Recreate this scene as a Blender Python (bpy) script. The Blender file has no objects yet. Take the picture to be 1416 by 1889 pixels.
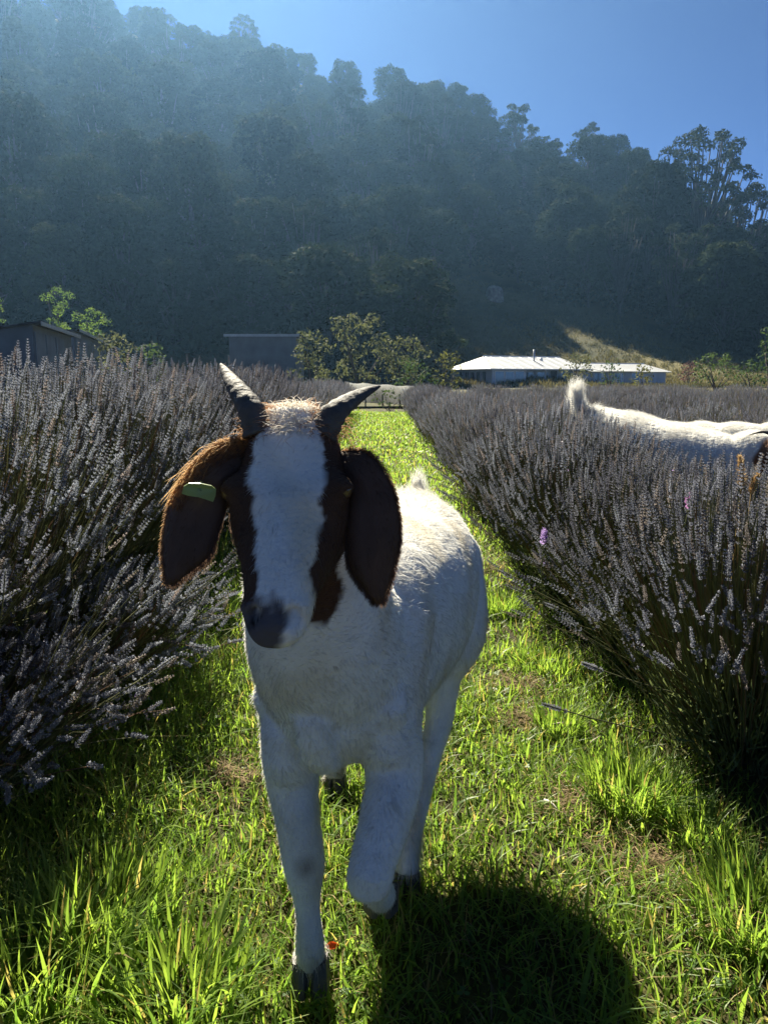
import bpy, math, random
import numpy as np
from mathutils import Vector, Matrix

random.seed(7)
RNG = np.random.default_rng(7)
scene = bpy.context.scene
COL = scene.collection
pi = math.pi

# ------------------------------------------------------------------ camera
CAM_H, PITCH, FPX, CX, CY = 1.02, math.radians(10.2), 1364.0, 708.0, 944.5
cd = bpy.data.cameras.new('camera')
cam = bpy.data.objects.new('camera', cd)
COL.objects.link(cam)
cam.location = (0, 0, CAM_H)
cam.rotation_euler = (pi / 2 - PITCH, 0, 0)
cd.sensor_fit = 'VERTICAL'
cd.sensor_height = 36.0
cd.lens = FPX * 36.0 / 1889.0
cd.clip_start = 0.02
cd.clip_end = 5000
scene.camera = cam

# ------------------------------------------------------------------ sky, sun, exposure
SUN_AZ, SUN_EL = math.radians(-17), math.radians(41.5)      # azimuth from +Y, negative = towards -X
world = bpy.data.worlds.new('World')
scene.world = world
world.use_nodes = True
wn = world.node_tree
sky = wn.nodes.new('ShaderNodeTexSky')
sky.sky_type = 'NISHITA'
sky.sun_disc = False
sky.sun_elevation = SUN_EL
sky.sun_rotation = SUN_AZ
sky.altitude = 0
sky.air_density = 0.19
sky.dust_density = 0.0
sky.ozone_density = 10.0
bg = wn.nodes['Background']
bg.inputs['Strength'].default_value = 0.05
wn.links.new(sky.outputs[0], bg.inputs['Color'])
sl = bpy.data.lights.new('sun', 'SUN')
sl.energy = 5.0
sl.angle = math.radians(0.53)
sl.color = (1.0, 0.92, 0.74)
sun = bpy.data.objects.new('sun', sl)
COL.objects.link(sun)
sdir = Vector((math.sin(SUN_AZ) * math.cos(SUN_EL), math.cos(SUN_AZ) * math.cos(SUN_EL), math.sin(SUN_EL)))
sun.rotation_euler = sdir.to_track_quat('Z', 'Y').to_euler()
sun.location = (-18, 52, 60)
scene.view_settings.view_transform = 'Standard'
scene.view_settings.look = 'None'
scene.view_settings.gamma = 1.0
scene.view_settings.use_curve_mapping = False
scene.view_settings.exposure = 2.05
scene.render.engine = 'CYCLES'
scene.cycles.max_bounces = 7
scene.cycles.diffuse_bounces = 3
scene.cycles.transmission_bounces = 4
scene.cycles.volume_bounces = 0
scene.cycles.transparent_max_bounces = 8
scene.cycles.use_denoising = True
scene.cycles_curves.shape = 'RIBBONS'
HAZE_DENSITY = 0.00028

# ------------------------------------------------------------------ helpers
SP, CP = math.sin(PITCH), math.cos(PITCH)

def ray(px, py):
    u, v = (px - CX) / FPX, (py - CY) / FPX
    return np.array([u, CP - v * SP, -SP - v * CP])

def at(px, py, Y):
    d = ray(px, py)
    return np.array([0, 0, CAM_H]) + d * (Y / d[1])

def ground_at(px, py, z=0.0):
    d = ray(px, py)
    return np.array([0, 0, CAM_H]) + d * ((z - CAM_H) / d[2])

def project(p):
    q = np.asarray(p, float) - np.array([0, 0, CAM_H])
    f = q[..., 1] * CP - q[..., 2] * SP
    up = q[..., 1] * SP + q[..., 2] * CP
    return CX + FPX * q[..., 0] / f, CY - FPX * up / f

def inpoly(px, py, poly):
    n, c, j = len(poly), False, len(poly) - 1
    for i in range(n):
        xi, yi = poly[i]
        xj, yj = poly[j]
        if (yi > py) != (yj > py) and px < (xj - xi) * (py - yi) / (yj - yi) + xi:
            c = not c
        j = i
    return c

def nrm(a):
    a = np.asarray(a, float)
    return a / np.maximum(np.linalg.norm(a, axis=-1, keepdims=True), 1e-9)

def mk_mesh(name, verts, faces, col=None, smooth=False, mat=None):
    verts = np.asarray(verts, np.float32).reshape(-1, 3)
    me = bpy.data.meshes.new(name)
    if isinstance(faces, np.ndarray):
        m, k = faces.shape
        me.vertices.add(len(verts))
        me.vertices.foreach_set('co', verts.ravel())
        me.loops.add(m * k)
        me.loops.foreach_set('vertex_index', faces.astype(np.int32).ravel())
        me.polygons.add(m)
        me.polygons.foreach_set('loop_start', np.arange(0, m * k, k, dtype=np.int32))
        me.update(calc_edges=True)
        me.validate()
    else:
        me.from_pydata([tuple(map(float, v)) for v in verts], [], [tuple(int(i) for i in f) for f in faces])
        me.update()
    if col is not None:
        a = me.attributes.new('Col', 'FLOAT_COLOR', 'POINT')
        c = np.ones((len(verts), 4), np.float32)
        c[:, :3] = np.asarray(col, np.float32)[:, :3]
        a.data.foreach_set('color', c.ravel())
    if smooth:
        me.polygons.foreach_set('use_smooth', np.ones(len(me.polygons), bool))
    if mat:
        me.materials.append(mat)
    return me

def link(name, data, parent=None, loc=None):
    o = bpy.data.objects.new(name, data)
    COL.objects.link(o)
    if parent is not None:
        o.parent = parent
    if loc is not None:
        o.location = loc
    return o

def tag(o, label=None, cat=None, group=None, kind=None):
    if label: o['label'] = label
    if cat: o['category'] = cat
    if group: o['group'] = group
    if kind: o['kind'] = kind
    return o

def empty(name, loc, label, cat, group=None, rz=0.0, scale=1.0):
    e = link(name, None, None, tuple(float(v) for v in loc))
    e.empty_display_size = 0.1
    e.rotation_euler = (0, 0, rz)
    e.scale = (scale, scale, scale) if not hasattr(scale, '__len__') else scale
    return tag(e, label, cat, group)

class MB:
    """collects verts / polygons / colours"""
    def __init__(s): s.v, s.f, s.c, s.n = [], [], [], 0
    def add(s, v, f, c=(1, 1, 1)):
        v = np.asarray(v, float).reshape(-1, 3)
        s.v.append(v)
        s.f += [tuple(int(i) + s.n for i in q) for q in f]
        c = np.asarray(c, float)
        s.c.append(np.tile(c, (len(v), 1)) if c.ndim == 1 else c)
        s.n += len(v)
        return s
    def box(s, a, b, c=(1, 1, 1), M=None):
        x0, y0, z0 = a
        x1, y1, z1 = b
        v = np.array([(x0, y0, z0), (x1, y0, z0), (x1, y1, z0), (x0, y1, z0), (x0, y0, z1), (x1, y0, z1), (x1, y1, z1), (x0, y1, z1)], float)
        if M is not None: v = v @ np.asarray(M)[:3, :3].T + np.asarray(M)[:3, 3]
        return s.add(v, [(0, 3, 2, 1), (4, 5, 6, 7), (0, 1, 5, 4), (1, 2, 6, 5), (2, 3, 7, 6), (3, 0, 4, 7)], c)
    def prism(s, pts, thick, c=(1, 1, 1)):
        p = np.asarray(pts, float)
        n = nrm(np.cross(p[1] - p[0], p[2] - p[0])) * thick
        k = len(p)
        f = [tuple(range(k))[::-1], tuple(range(k, 2 * k))] + [(i, (i + 1) % k, k + (i + 1) % k, k + i) for i in range(k)]
        return s.add(np.vstack([p, p + n]), f, c)
    def tube(s, pts, rad, n=6, c=(1, 1, 1), **k):
        v, f = loft(pts, rad, rad, n=n, **k)
        return s.add(v, f, c)
    def mesh(s, name, mat, smooth=False):
        return mk_mesh(name, np.vstack(s.v), s.f, np.vstack(s.c), smooth, mat)

def loft(P, hw, hh, side=None, n=18, ex=2.0, cap=True):
    P = np.asarray(P, float)
    k = len(P)
    hw = np.broadcast_to(np.asarray(hw, float), (k,))
    hh = np.broadcast_to(np.asarray(hh, float), (k,))
    T = nrm(np.gradient(P, axis=0))
    V, F = [], []
    for i in range(k):
        if side is None:
            ref = np.array([1.0, 0, 0]) if abs(T[i][0]) < 0.8 else np.array([0, 1.0, 0])
        else:
            ref = np.asarray(side, float) if np.ndim(side) == 1 else np.asarray(side[i], float)
        s = nrm(ref - T[i] * np.dot(ref, T[i]))
        w = np.cross(T[i], s)
        a = np.arange(n) * 2 * pi / n
        ca, sa = np.cos(a), np.sin(a)
        if ex != 2.0:
            ca = np.sign(ca) * np.abs(ca) ** (2 / ex)
            sa = np.sign(sa) * np.abs(sa) ** (2 / ex)
        V.append(P[i] + np.outer(ca * hw[i], s) + np.outer(sa * hh[i], w))
    for i in range(k - 1):
        for j in range(n):
            j2 = (j + 1) % n
            F.append((i * n + j, i * n + j2, (i + 1) * n + j2, (i + 1) * n + j))
    V = np.vstack(V)
    if cap:
        F.append(tuple(range(n))[::-1])
        F.append(tuple((k - 1) * n + j for j in range(n)))
    return V, F

def spline(P, m):
    """Catmull-Rom resample of rows of P (any columns) to m rows"""
    P = np.asarray(P, float)
    k = len(P)
    Q = np.vstack([2 * P[0] - P[1], P, 2 * P[-1] - P[-2]])
    out = []
    for t in np.linspace(0, k - 1 - 1e-9, m):
        i = int(t)
        f = t - i
        a, b, c, d = Q[i], Q[i + 1], Q[i + 2], Q[i + 3]
        out.append(0.5 * (2 * b + (c - a) * f + (2 * a - 5 * b + 4 * c - d) * f * f + (3 * b - a - 3 * c + d) * f ** 3))
    return np.array(out)

def vnoise(x, y, seed=0):
    """cheap smooth 2-D noise in -1..1"""
    x = np.asarray(x, float); y = np.asarray(y, float)
    r = np.random.default_rng(seed)
    o = np.zeros(np.broadcast(x, y).shape)
    for i in range(6):
        a, p, q = r.uniform(0, 2 * pi), r.uniform(0, 6.3), r.uniform(.7, 1.6)
        o = o + np.sin((x * math.cos(a) + y * math.sin(a)) * q * 2.2 + p)
    return o / 3.2

# ------------------------------------------------------------------ materials
def new_mat(name):
    m = bpy.data.materials.new(name)
    m.use_nodes = True
    nt = m.node_tree
    return m, nt, nt.nodes['Principled BSDF'], nt.nodes['Material Output']

def col_mat(name, trans=0.0, rough=0.7, spec=0.3, objvar=0.0, tint=(1, 1, 1), bump=0.0, bscale=40.0, noise=0.0, nscale=8.0, tboost=1.0):
    """colour from the mesh attribute, optional translucency, per-object variation and procedural mottling"""
    m, nt, b, out = new_mat(name)
    N, L = nt.nodes, nt.links
    at_ = N.new('ShaderNodeAttribute'); at_.attribute_name = 'Col'
    c = at_.outputs['Color']
    def mixmul(c, colr=None, sock=None, fac=1.0):
        x = N.new('ShaderNodeMix'); x.data_type = 'RGBA'; x.blend_type = 'MULTIPLY'
        x.inputs['Factor'].default_value = fac
        L.new(c, x.inputs[6])
        if sock is not None: L.new(sock, x.inputs[7])
        else: x.inputs[7].default_value = (*colr, 1)
        return x.outputs[2]
    if tint != (1, 1, 1): c = mixmul(c, tint)
    if objvar:
        oi = N.new('ShaderNodeObjectInfo')
        mr = N.new('ShaderNodeMapRange')
        mr.inputs['To Min'].default_value = 1 - objvar
        mr.inputs['To Max'].default_value = 1 + objvar
        L.new(oi.outputs['Random'], mr.inputs['Value'])
        hs = N.new('ShaderNodeHueSaturation')
        L.new(c, hs.inputs['Color'])
        L.new(mr.outputs[0], hs.inputs['Value'])
        mh = N.new('ShaderNodeMapRange')
        mh.inputs['To Min'].default_value = 0.5 + objvar * 0.07
        mh.inputs['To Max'].default_value = 0.5 - objvar * 0.07
        L.new(oi.outputs['Random'], mh.inputs['Value'])
        L.new(mh.outputs[0], hs.inputs['Hue'])
        c = hs.outputs[0]
    if noise or bump:
        tc = N.new('ShaderNodeTexCoord')
    if noise:
        nz = N.new('ShaderNodeTexNoise'); nz.inputs['Scale'].default_value = nscale; nz.inputs['Detail'].default_value = 6
        L.new(tc.outputs['Object'], nz.inputs['Vector'])
        mr = N.new('ShaderNodeMapRange')
        mr.inputs['From Min'].default_value = 0.3; mr.inputs['From Max'].default_value = 0.7
        mr.inputs['To Min'].default_value = 1 - noise; mr.inputs['To Max'].default_value = 1 + noise * .5
        L.new(nz.outputs[0], mr.inputs['Value'])
        c = mixmul(c, sock=mr.outputs[0])
    L.new(c, b.inputs['Base Color'])
    b.inputs['Roughness'].default_value = rough
    b.inputs['Specular IOR Level'].default_value = spec
    if bump:
        nb = N.new('ShaderNodeTexNoise'); nb.inputs['Scale'].default_value = bscale; nb.inputs['Detail'].default_value = 8
        L.new(tc.outputs['Object'], nb.inputs['Vector'])
        bp = N.new('ShaderNodeBump'); bp.inputs['Strength'].default_value = bump; bp.inputs['Distance'].default_value = 0.02
        L.new(nb.outputs[0], bp.inputs['Height'])
        L.new(bp.outputs[0], b.inputs['Normal'])
    if trans:
        t = N.new('ShaderNodeBsdfTranslucent')
        if tboost != 1.0: c = mixmul(c, (tboost * 1.0, tboost, tboost * .6))
        L.new(c, t.inputs['Color'])
        x = N.new('ShaderNodeMixShader'); x.inputs[0].default_value = trans
        L.new(b.outputs[0], x.inputs[1]); L.new(t.outputs[0], x.inputs[2])
        L.new(x.outputs[0], out.inputs['Surface'])
    return m

def flat_mat(name, colr, rough=0.6, spec=0.4, metal=0.0, noise=0.15, nscale=6.0, bump=0.0, bscale=30.0):
    m, nt, b, out = new_mat(name)
    N, L = nt.nodes, nt.links
    tc = N.new('ShaderNodeTexCoord')
    nz = N.new('ShaderNodeTexNoise'); nz.inputs['Scale'].default_value = nscale; nz.inputs['Detail'].default_value = 7
    L.new(tc.outputs['Object'], nz.inputs['Vector'])
    r = N.new('ShaderNodeValToRGB')
    r.color_ramp.elements[0].position = .3; r.color_ramp.elements[1].position = .7
    r.color_ramp.elements[0].color = (*[c * (1 - noise) for c in colr], 1)
    r.color_ramp.elements[1].color = (*[min(1, c * (1 + noise)) for c in colr], 1)
    L.new(nz.outputs[0], r.inputs[0])
    L.new(r.outputs[0], b.inputs['Base Color'])
    b.inputs['Roughness'].default_value = rough
    b.inputs['Specular IOR Level'].default_value = spec
    b.inputs['Metallic'].default_value = metal
    if bump:
        nb = N.new('ShaderNodeTexNoise'); nb.inputs['Scale'].default_value = bscale
        L.new(tc.outputs['Object'], nb.inputs['Vector'])
        bp = N.new('ShaderNodeBump'); bp.inputs['Strength'].default_value = bump; bp.inputs['Distance'].default_value = .02
        L.new(nb.outputs[0], bp.inputs['Height']); L.new(bp.outputs[0], b.inputs['Normal'])
    return m

def roof_mat(name, colr):
    """painted corrugated iron: fine ribs along local Y, dusty streaks"""
    m = flat_mat(name, colr, rough=.32, spec=.5, noise=.10, nscale=1.2)
    N, L = m.node_tree.nodes, m.node_tree.links
    b = N['Principled BSDF']
    tc = N.new('ShaderNodeTexCoord')
    w = N.new('ShaderNodeTexWave'); w.wave_type = 'BANDS'; w.bands_direction = 'X'; w.inputs['Scale'].default_value = 4.2
    L.new(tc.outputs['Object'], w.inputs['Vector'])
    bp = N.new('ShaderNodeBump'); bp.inputs['Strength'].default_value = .5; bp.inputs['Distance'].default_value = .02
    L.new(w.outputs['Fac'], bp.inputs['Height']); L.new(bp.outputs[0], b.inputs['Normal'])
    return m
# ------------------------------------------------------------------ terrain
S_K = np.array([-3, -1.2, -.8, -.46, -.27, 0, .13, .27, .49, .9, 1.6])
T_K = np.array([.18, .30, .42, .455, .405, .335, .302, .250, .135, .06, .04])
YR = 230.0

def height(x, y):
    x = np.asarray(x, float); y = np.asarray(y, float)
    s = x / np.maximum(y, 60.0)
    hr = np.interp(s, S_K, T_K) * YR
    y0 = np.interp(s, [-1, -.2, .05, .15, .34, .6], [74, 76, 90, 101, 101, 94])
    k = np.clip((y - y0) / (YR - y0), 0, 1)
    h = hr * (.48 * k + .52 * k ** 1.8)
    back = np.clip((y - YR) / 260.0, 0, 1)
    h = h * (1 - .75 * back * back)
    h = h + k * (1 - back) * (vnoise(x / 22, y / 22, 3) * 3.0 + vnoise(x / 8, y / 8, 5) * .7)
    # grassy spur that runs down behind the house
    px = x - (16 + (y - 90) * .10)
    h = h + np.where(y > 84, 2.4 * np.exp(-(px / 9) ** 2) * np.clip((y - 84) / 14, 0, 1) * np.clip((150 - y) / 40, 0, 1), 0)
    near = np.clip((60 - y) / 30, 0, 1)
    h = h + near * (vnoise(x * 1.7, y * 1.7, 8) * .010)
    return h

def build_terrain():
    ys = np.concatenate([np.linspace(-80, -4, 12), np.linspace(-3, 6, 61), np.linspace(6.5, 30, 40), np.linspace(31, 76, 30), np.linspace(78, 250, 110), np.linspace(256, 700, 26)])
    xs = np.concatenate([-np.geomspace(420, 6.2, 52), np.linspace(-6, 6, 61), np.geomspace(6.2, 420, 52)])
    X, Y = np.meshgrid(xs, ys)
    Z = height(X, Y)
    V = np.stack([X, Y, Z], -1).reshape(-1, 3)
    nx, ny = len(xs), len(ys)
    i = np.arange(ny - 1)[:, None] * nx + np.arange(nx - 1)[None]
    F = np.stack([i, i + 1, i + nx + 1, i + nx], -1).reshape(-1, 4)
    m, nt, b, out = new_mat('ground_soil_and_turf')
    N, L = nt.nodes, nt.links
    geo = N.new('ShaderNodeNewGeometry')
    n1 = N.new('ShaderNodeTexNoise'); n1.inputs['Scale'].default_value = 1.3; n1.inputs['Detail'].default_value = 10
    n2 = N.new('ShaderNodeTexNoise'); n2.inputs['Scale'].default_value = 38; n2.inputs['Detail'].default_value = 6
    n3 = N.new('ShaderNodeTexNoise'); n3.inputs['Scale'].default_value = .09; n3.inputs['Detail'].default_value = 8
    for n in (n1, n2, n3): L.new(geo.outputs['Position'], n.inputs['Vector'])
    r1 = N.new('ShaderNodeValToRGB'); e = r1.color_ramp.elements
    e[0].color = (.022, .018, .010, 1); e[0].position = .35
    e[1].color = (.055, .060, .016, 1); e[1].position = .62
    L.new(n1.outputs[0], r1.inputs[0])
    r2 = N.new('ShaderNodeValToRGB'); e = r2.color_ramp.elements
    e[0].color = (.6, .6, .6, 1); e[1].color = (1.5, 1.4, 1.25, 1)
    L.new(n2.outputs[0], r2.inputs[0])
    mx = N.new('ShaderNodeMix'); mx.data_type = 'RGBA'; mx.blend_type = 'MULTIPLY'; mx.inputs['Factor'].default_value = 1
    L.new(r1.outputs[0], mx.inputs[6]); L.new(r2.outputs[0], mx.inputs[7])
    r3 = N.new('ShaderNodeValToRGB'); e = r3.color_ramp.elements      # the far dry pasture
    e[0].color = (.040, .042, .015, 1); e[0].position = .36
    e[1].color = (.11, .095, .036, 1); e[1].position = .62
    L.new(n3.outputs[0], r3.inputs[0])
    sx = N.new('ShaderNodeSeparateXYZ'); L.new(geo.outputs['Position'], sx.inputs[0])
    mr = N.new('ShaderNodeMapRange'); mr.inputs['From Min'].default_value = 40; mr.inputs['From Max'].default_value = 80
    L.new(sx.outputs['Y'], mr.inputs['Value'])
    m2 = N.new('ShaderNodeMix'); m2.data_type = 'RGBA'
    L.new(mr.outputs[0], m2.inputs['Factor']); L.new(mx.outputs[2], m2.inputs[6]); L.new(r3.outputs[0], m2.inputs[7])
    L.new(m2.outputs[2], b.inputs['Base Color'])
    b.inputs['Roughness'].default_value = .95
    b.inputs['Specular IOR Level'].default_value = .15
    bp = N.new('ShaderNodeBump'); bp.inputs['Strength'].default_value = .8; bp.inputs['Distance'].default_value = .03
    L.new(n2.outputs[0], bp.inputs['Height']); L.new(bp.outputs[0], b.inputs['Normal'])
    o = link('ground', mk_mesh('ground', V, F, smooth=True, mat=m))
    tag(o, 'dark soil and turf of the field rising into the steep hill', None, None, 'structure')

build_terrain()

# ------------------------------------------------------------------ foliage building blocks
def leaf_cloud(r, centers, radii, per, size, col0, col1, flat=.65, shell=.55, up=.25):
    """many leaf quads spread through dome-shaped clumps; returns verts, quads, colours"""
    Vs, Cs = [], []
    for (c, rad) in zip(centers, radii):
        n = max(6, int(per * (rad ** 2)))
        d = nrm(r.normal(size=(n, 3)))
        d[:, 2] = np.where(d[:, 2] < -.35, -d[:, 2], d[:, 2])
        rr = rad * (shell + (1 - shell) * r.random(n) ** .6) * (1 + .22 * np.sin(d[:, 0] * 5 + c[0]) * np.cos(d[:, 1] * 4 + c[1]))
        p = c + d * rr[:, None] * np.array([1, 1, flat])
        nn = nrm(d + r.normal(size=(n, 3)) * .75 + np.array([0, 0, up]))
        t = nrm(np.cross(nn, r.normal(size=(n, 3))))
        bt = np.cross(nn, t)
        sz = size * r.uniform(.55, 1.25, n)[:, None]
        quad = np.stack([p - t * sz, p - bt * sz * .45, p + t * sz, p + bt * sz * .45], 1)
        Vs.append(quad.reshape(-1, 3))
        k = (.45 + .45 * r.random(n))[:, None] * .75 + .25 * r.random()
        cc = np.asarray(col0) * (1 - k) + np.asarray(col1) * k
        Cs.append(np.repeat(cc, 4, axis=0))
    V = np.vstack(Vs)
    return V, np.arange(len(V)).reshape(-1, 4), np.vstack(Cs)

BARK = flat_mat('pale_bark', (.045, .04, .036), rough=.9, noise=.35, nscale=3, bump=.5, bscale=9)
BARK_DARK = flat_mat('dark_bark', (.07, .055, .045), rough=.95, noise=.35, nscale=4, bump=.5, bscale=12)
LEAF_FOREST = col_mat('forest_leaves', trans=.15, rough=.9, spec=.03, objvar=.32)
LEAF_SHRUB = col_mat('shrub_leaves', trans=.35, rough=.8, spec=.1, objvar=.12)

def make_tree_meshes(seed, H, R, kind):
    """kind: 'dense' (rounded crown to low down) or 'open' (umbrella tufts on bare forking limbs)"""
    r = np.random.default_rng(seed)
    trunk = MB()
    cs, rs = [], []
    lean = r.normal(size=2) * .04 * H
    if kind == 'dense':
        n = 44
        for i in range(n):
            a = i * 2.39996 + r.random() * .7
            zz = .30 + .66 * ((i + .5) / n)
            env = math.sqrt(max(.04, 1 - ((zz - .45) / .56) ** 2))
            rad = R * env * r.uniform(.45, .92)
            cs.append((math.cos(a) * rad + lean[0] * zz, math.sin(a) * rad + lean[1] * zz, zz * H))
            rs.append(R * r.uniform(.22, .40))
        top = .72 * H
        c0, c1, per, size = (.009, .018, .007), (.034, .052, .016), 62, .34
    else:
        n = 30
        for i in range(n):
            a = i * 2.39996 + r.random()
            zz = .52 + .46 * r.random()
            env = math.sqrt(max(.05, 1 - ((zz - .62) / .40) ** 2))
            rad = R * env * r.uniform(.25, 1.0)
            cs.append((math.cos(a) * rad + lean[0], math.sin(a) * rad + lean[1], zz * H))
            rs.append(R * r.uniform(.16, .29))
        top = .55 * H
        c0, c1, per, size = (.010, .019, .008), (.036, .052, .019), 90, .28
    if kind == 'big':
        cs, rs = [], []
        for i in range(64):
            a = i * 2.39996 + r.random() * .6
            zz = .50 + .48 * ((i + .5) / 64)
            env = math.sqrt(max(.05, 1 - ((zz - .60) / .41) ** 2))
            rad = R * env * r.uniform(.55, 1.0)
            cs.append((math.cos(a) * rad, math.sin(a) * rad, zz * H))
            rs.append(R * r.uniform(.11, .19))
        top, per, size = .52 * H, 70, .32
    cs, rs = np.array(cs), np.array(rs)
    tr = np.array([(0, 0, -1.2), (0, 0, 0), (lean[0] * .3, lean[1] * .3, top * .5), (lean[0] * .8, lean[1] * .8, top)])
    tr = spline(tr, 8)
    trunk.tube(tr, np.linspace(.026 * H, .012 * H, 8), n=7)
    for c, rad in list(zip(cs, rs))[::(2 if kind == 'dense' else 1)]:
        f = r.uniform(.45, .95)
        b0 = tr[int(f * 7)]
        mid = (b0 + c) / 2 + np.array([0, 0, -.05 * H]) + r.normal(size=3) * .02 * H
        trunk.tube(spline([b0, mid, c], 5), np.linspace(.010 * H, .003 * H, 5), n=5)
    V, F, C = leaf_cloud(r, cs, rs, per, size, c0, c1, flat=.62 if kind == 'open' else .75)
    return trunk.mesh('trunk', BARK, True), mk_mesh('crown', V, F, C, mat=LEAF_FOREST)

TREES_DENSE = [make_tree_meshes(100 + i, 15.0, 5.4 + .5 * (i % 3), 'dense') for i in range(6)]
TREES_BIG = [make_tree_meshes(260 + i, 27.0, 8.6, 'big') for i in range(2)]
TREES_OPEN = [make_tree_meshes(200 + i, 18.0, 5.2 + .6 * (i % 3), 'open') for i in range(5)]

def place_tree(name, meshes, x, y, scale, label, group=None, sz=1.0):
    z = float(height(x, y))
    e = empty(name, (x, y, z), label, 'tree', group, random.uniform(0, 6.28), (scale, scale, scale * sz))
    link('trunk', meshes[0], e)
    link('crown', meshes[1], e)
    return e

CLEARING = [(770, 700), (772, 600), (790, 545), (870, 505), (960, 535), (1060, 575), (1160, 585), (1260, 630), (1330, 655), (1416, 665), (1700, 690), (1700, 760), (770, 760)]

def on_terrain(px, py):
    """where the sight line of a pixel meets the hill"""
    for Y in np.arange(70, 240, .25):
        p = at(px, py, Y)
        if p[2] <= float(height(p[0], Y)): return p
    return at(px, py, 230)

def col_for(px, Y):
    return at(px, 700, Y)[0]

# particular trees that stand out (pixel column, distance, meshes, scale, label)
def stand_out():
    spec = [
        (1268, 175, TREES_BIG[0], 1.0, 1.0, 'gum_tree', 'tallest gum tree with an airy domed crown above the right end of the ridge'),
        (1180, 165, TREES_DENSE[1], 1.55, 1.15, 'forest_tree', 'broad dark tree on the slope just below the airy tall gum tree'),
        (1345, 172, TREES_BIG[1], .72, .95, 'gum_tree', 'gappy gum tree on the ridge beside the tallest gum, on its downhill side'),
        (1400, 160, TREES_DENSE[3], 1.2, 1.0, 'forest_tree', 'dark tree at the ridge end where the skyline meets the photo edge'),
        (470, 226, TREES_BIG[1], .78, 1.1, 'gum_tree', 'lone gum tree with tufted crown poking above the high ridge into blue sky'),
        (1005, 215, TREES_OPEN[1], .95, 1.0, 'gum_tree', 'gum tree making the small bump at the middle of the falling ridge'),
        (515, 140, TREES_DENSE[0], 1.25, 1.1, 'forest_tree', 'rounded tree with sunlit rim in the middle of the forested hillside'),
        (245, 120, TREES_DENSE[2], 1.05, 1.1, 'forest_tree', 'pale rimmed rounded tree low on the hillside above the sheds'),
        (60, 118, TREES_DENSE[4], 1.3, 1.2, 'forest_tree', 'tall hazy tree low on the hillside at the photo edge above the sheds'),
        (1000, 150, TREES_DENSE[5], .72, 1.0, 'forest_tree', 'small paler green tree on the hillside above the house'),
        (1135, 146, TREES_OPEN[4], 1.0, 1.1, 'gum_tree', 'slender gum with a pale trunk at the lower edge of the forest'),
        (1232, 142, TREES_OPEN[1], 1.05, 1.1, 'gum_tree', 'gum tree with two pale limbs at the forest edge above the golden slope'),
        (1330, 138, TREES_DENSE[2], 1.0, 1.1, 'forest_tree', 'dense dark tree at the forest edge above the right hand bushes'),
    ]
    tops = {1268: 236, 470: 28, 1345: 345, 1180: 290}
    for px, Y, me, sc, sz, nm, lab in spec:
        if px in tops:
            x_ = col_for(px, Y)
            Ht = max(v.co.z for v in me[1].vertices)
            want = at(px, tops[px], Y)[2] - float(height(x_, Y))
            sc = min(want / (Ht * sz), 1.5) if want > 4 else sc
            print('top', px, sc, want)
        place_tree(nm, me, col_for(px, Y), Y, sc, lab, None, sz)
    return [(col_for(p[0], p[1]), p[1]) for p in spec]

SPECIAL = stand_out()

def forest():
    r = np.random.default_rng(42)
    cand = []
    # ridge line first: a row of skyline trees
    for s in np.arange(-.60, .62, .033):
        y = YR - 6 + r.uniform(-8, 6)
        cand.append(((s + r.uniform(-.01, .01)) * y, y, True))
    # the slope, roughly even on the ground
    y = 92.0
    while y < 222:
        stp = 8.2 + (y - 90) * .026
        x = -.62 * y + r.uniform(0, stp)
        while x < .66 * y:
            cand.append((x + r.uniform(-2.6, 2.6), y + r.uniform(-3.2, 3.2), False))
            x += stp * 1.02
        y += stp
    n = 0
    for x, y, ridge in cand:
        if n >= 288: break
        z = float(height(x, y))
        px, py = project((x, y, z))
        if inpoly(px, py, CLEARING): continue
        if px > 780 and y < 122: continue
        if min((x - a) ** 2 + (y - b) ** 2 for a, b in SPECIAL) < (64 if ridge else 16): continue
        if ridge:
            me = (TREES_OPEN if r.random() < .6 else TREES_DENSE)[r.integers(5)]
            sc = r.uniform(.45, .80)
            place_tree('ridge_tree', me, x, y, sc, ('small dark gum tree on the high left stretch of the ridge skyline' if px < 560 else 'small dark gum tree on the falling right stretch of the ridge skyline'), ('left ridge skyline trees' if px < 560 else 'right ridge skyline trees'), r.uniform(.8, 1.15))
        else:
            me = (TREES_OPEN if r.random() < .10 else TREES_DENSE)[r.integers(5)]
            sc = r.uniform(.72, 1.18)
            band = 'low on the slope' if y < 125 else ('halfway up the slope' if y < 175 else 'high on the slope below the ridge')
            zone = 'above the sheds' if px < 420 else ('behind the goat horns' if px < 760 else ('above the farmhouse' if px < 1080 else 'below the tallest gum'))
            place_tree('forest_tree', me, x, y, sc, f'dark leafy forest tree {band}, {zone}', f'forest trees {band} {zone}', r.uniform(.85, 1.2))
        n += 1
    print('forest trees', n)
    # understorey: one mass that nobody could count
    cs, rs = [], []
    for i in range(5200):
        y = r.uniform(84, 238)
        x = r.uniform(-.64, .66) * y
        z = float(height(x, y))
        px, py = project((x, y, z))
        if inpoly(px, py, CLEARING) or (px > 760 and y < 124): continue
        cs.append((x, y, z + r.uniform(.2, 2.2))); rs.append(r.uniform(1.2, 2.9))
    V, F, C = leaf_cloud(r, np.array(cs), np.array(rs), 9, .55, (.008, .016, .006), (.030, .045, .015), flat=.9, shell=.7)
    o = link('undergrowth', mk_mesh('undergrowth', V, F, C, mat=LEAF_FOREST))
    tag(o, 'dark understorey between the trees of the hillside forest', 'undergrowth', None, 'stuff')

forest()

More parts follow.
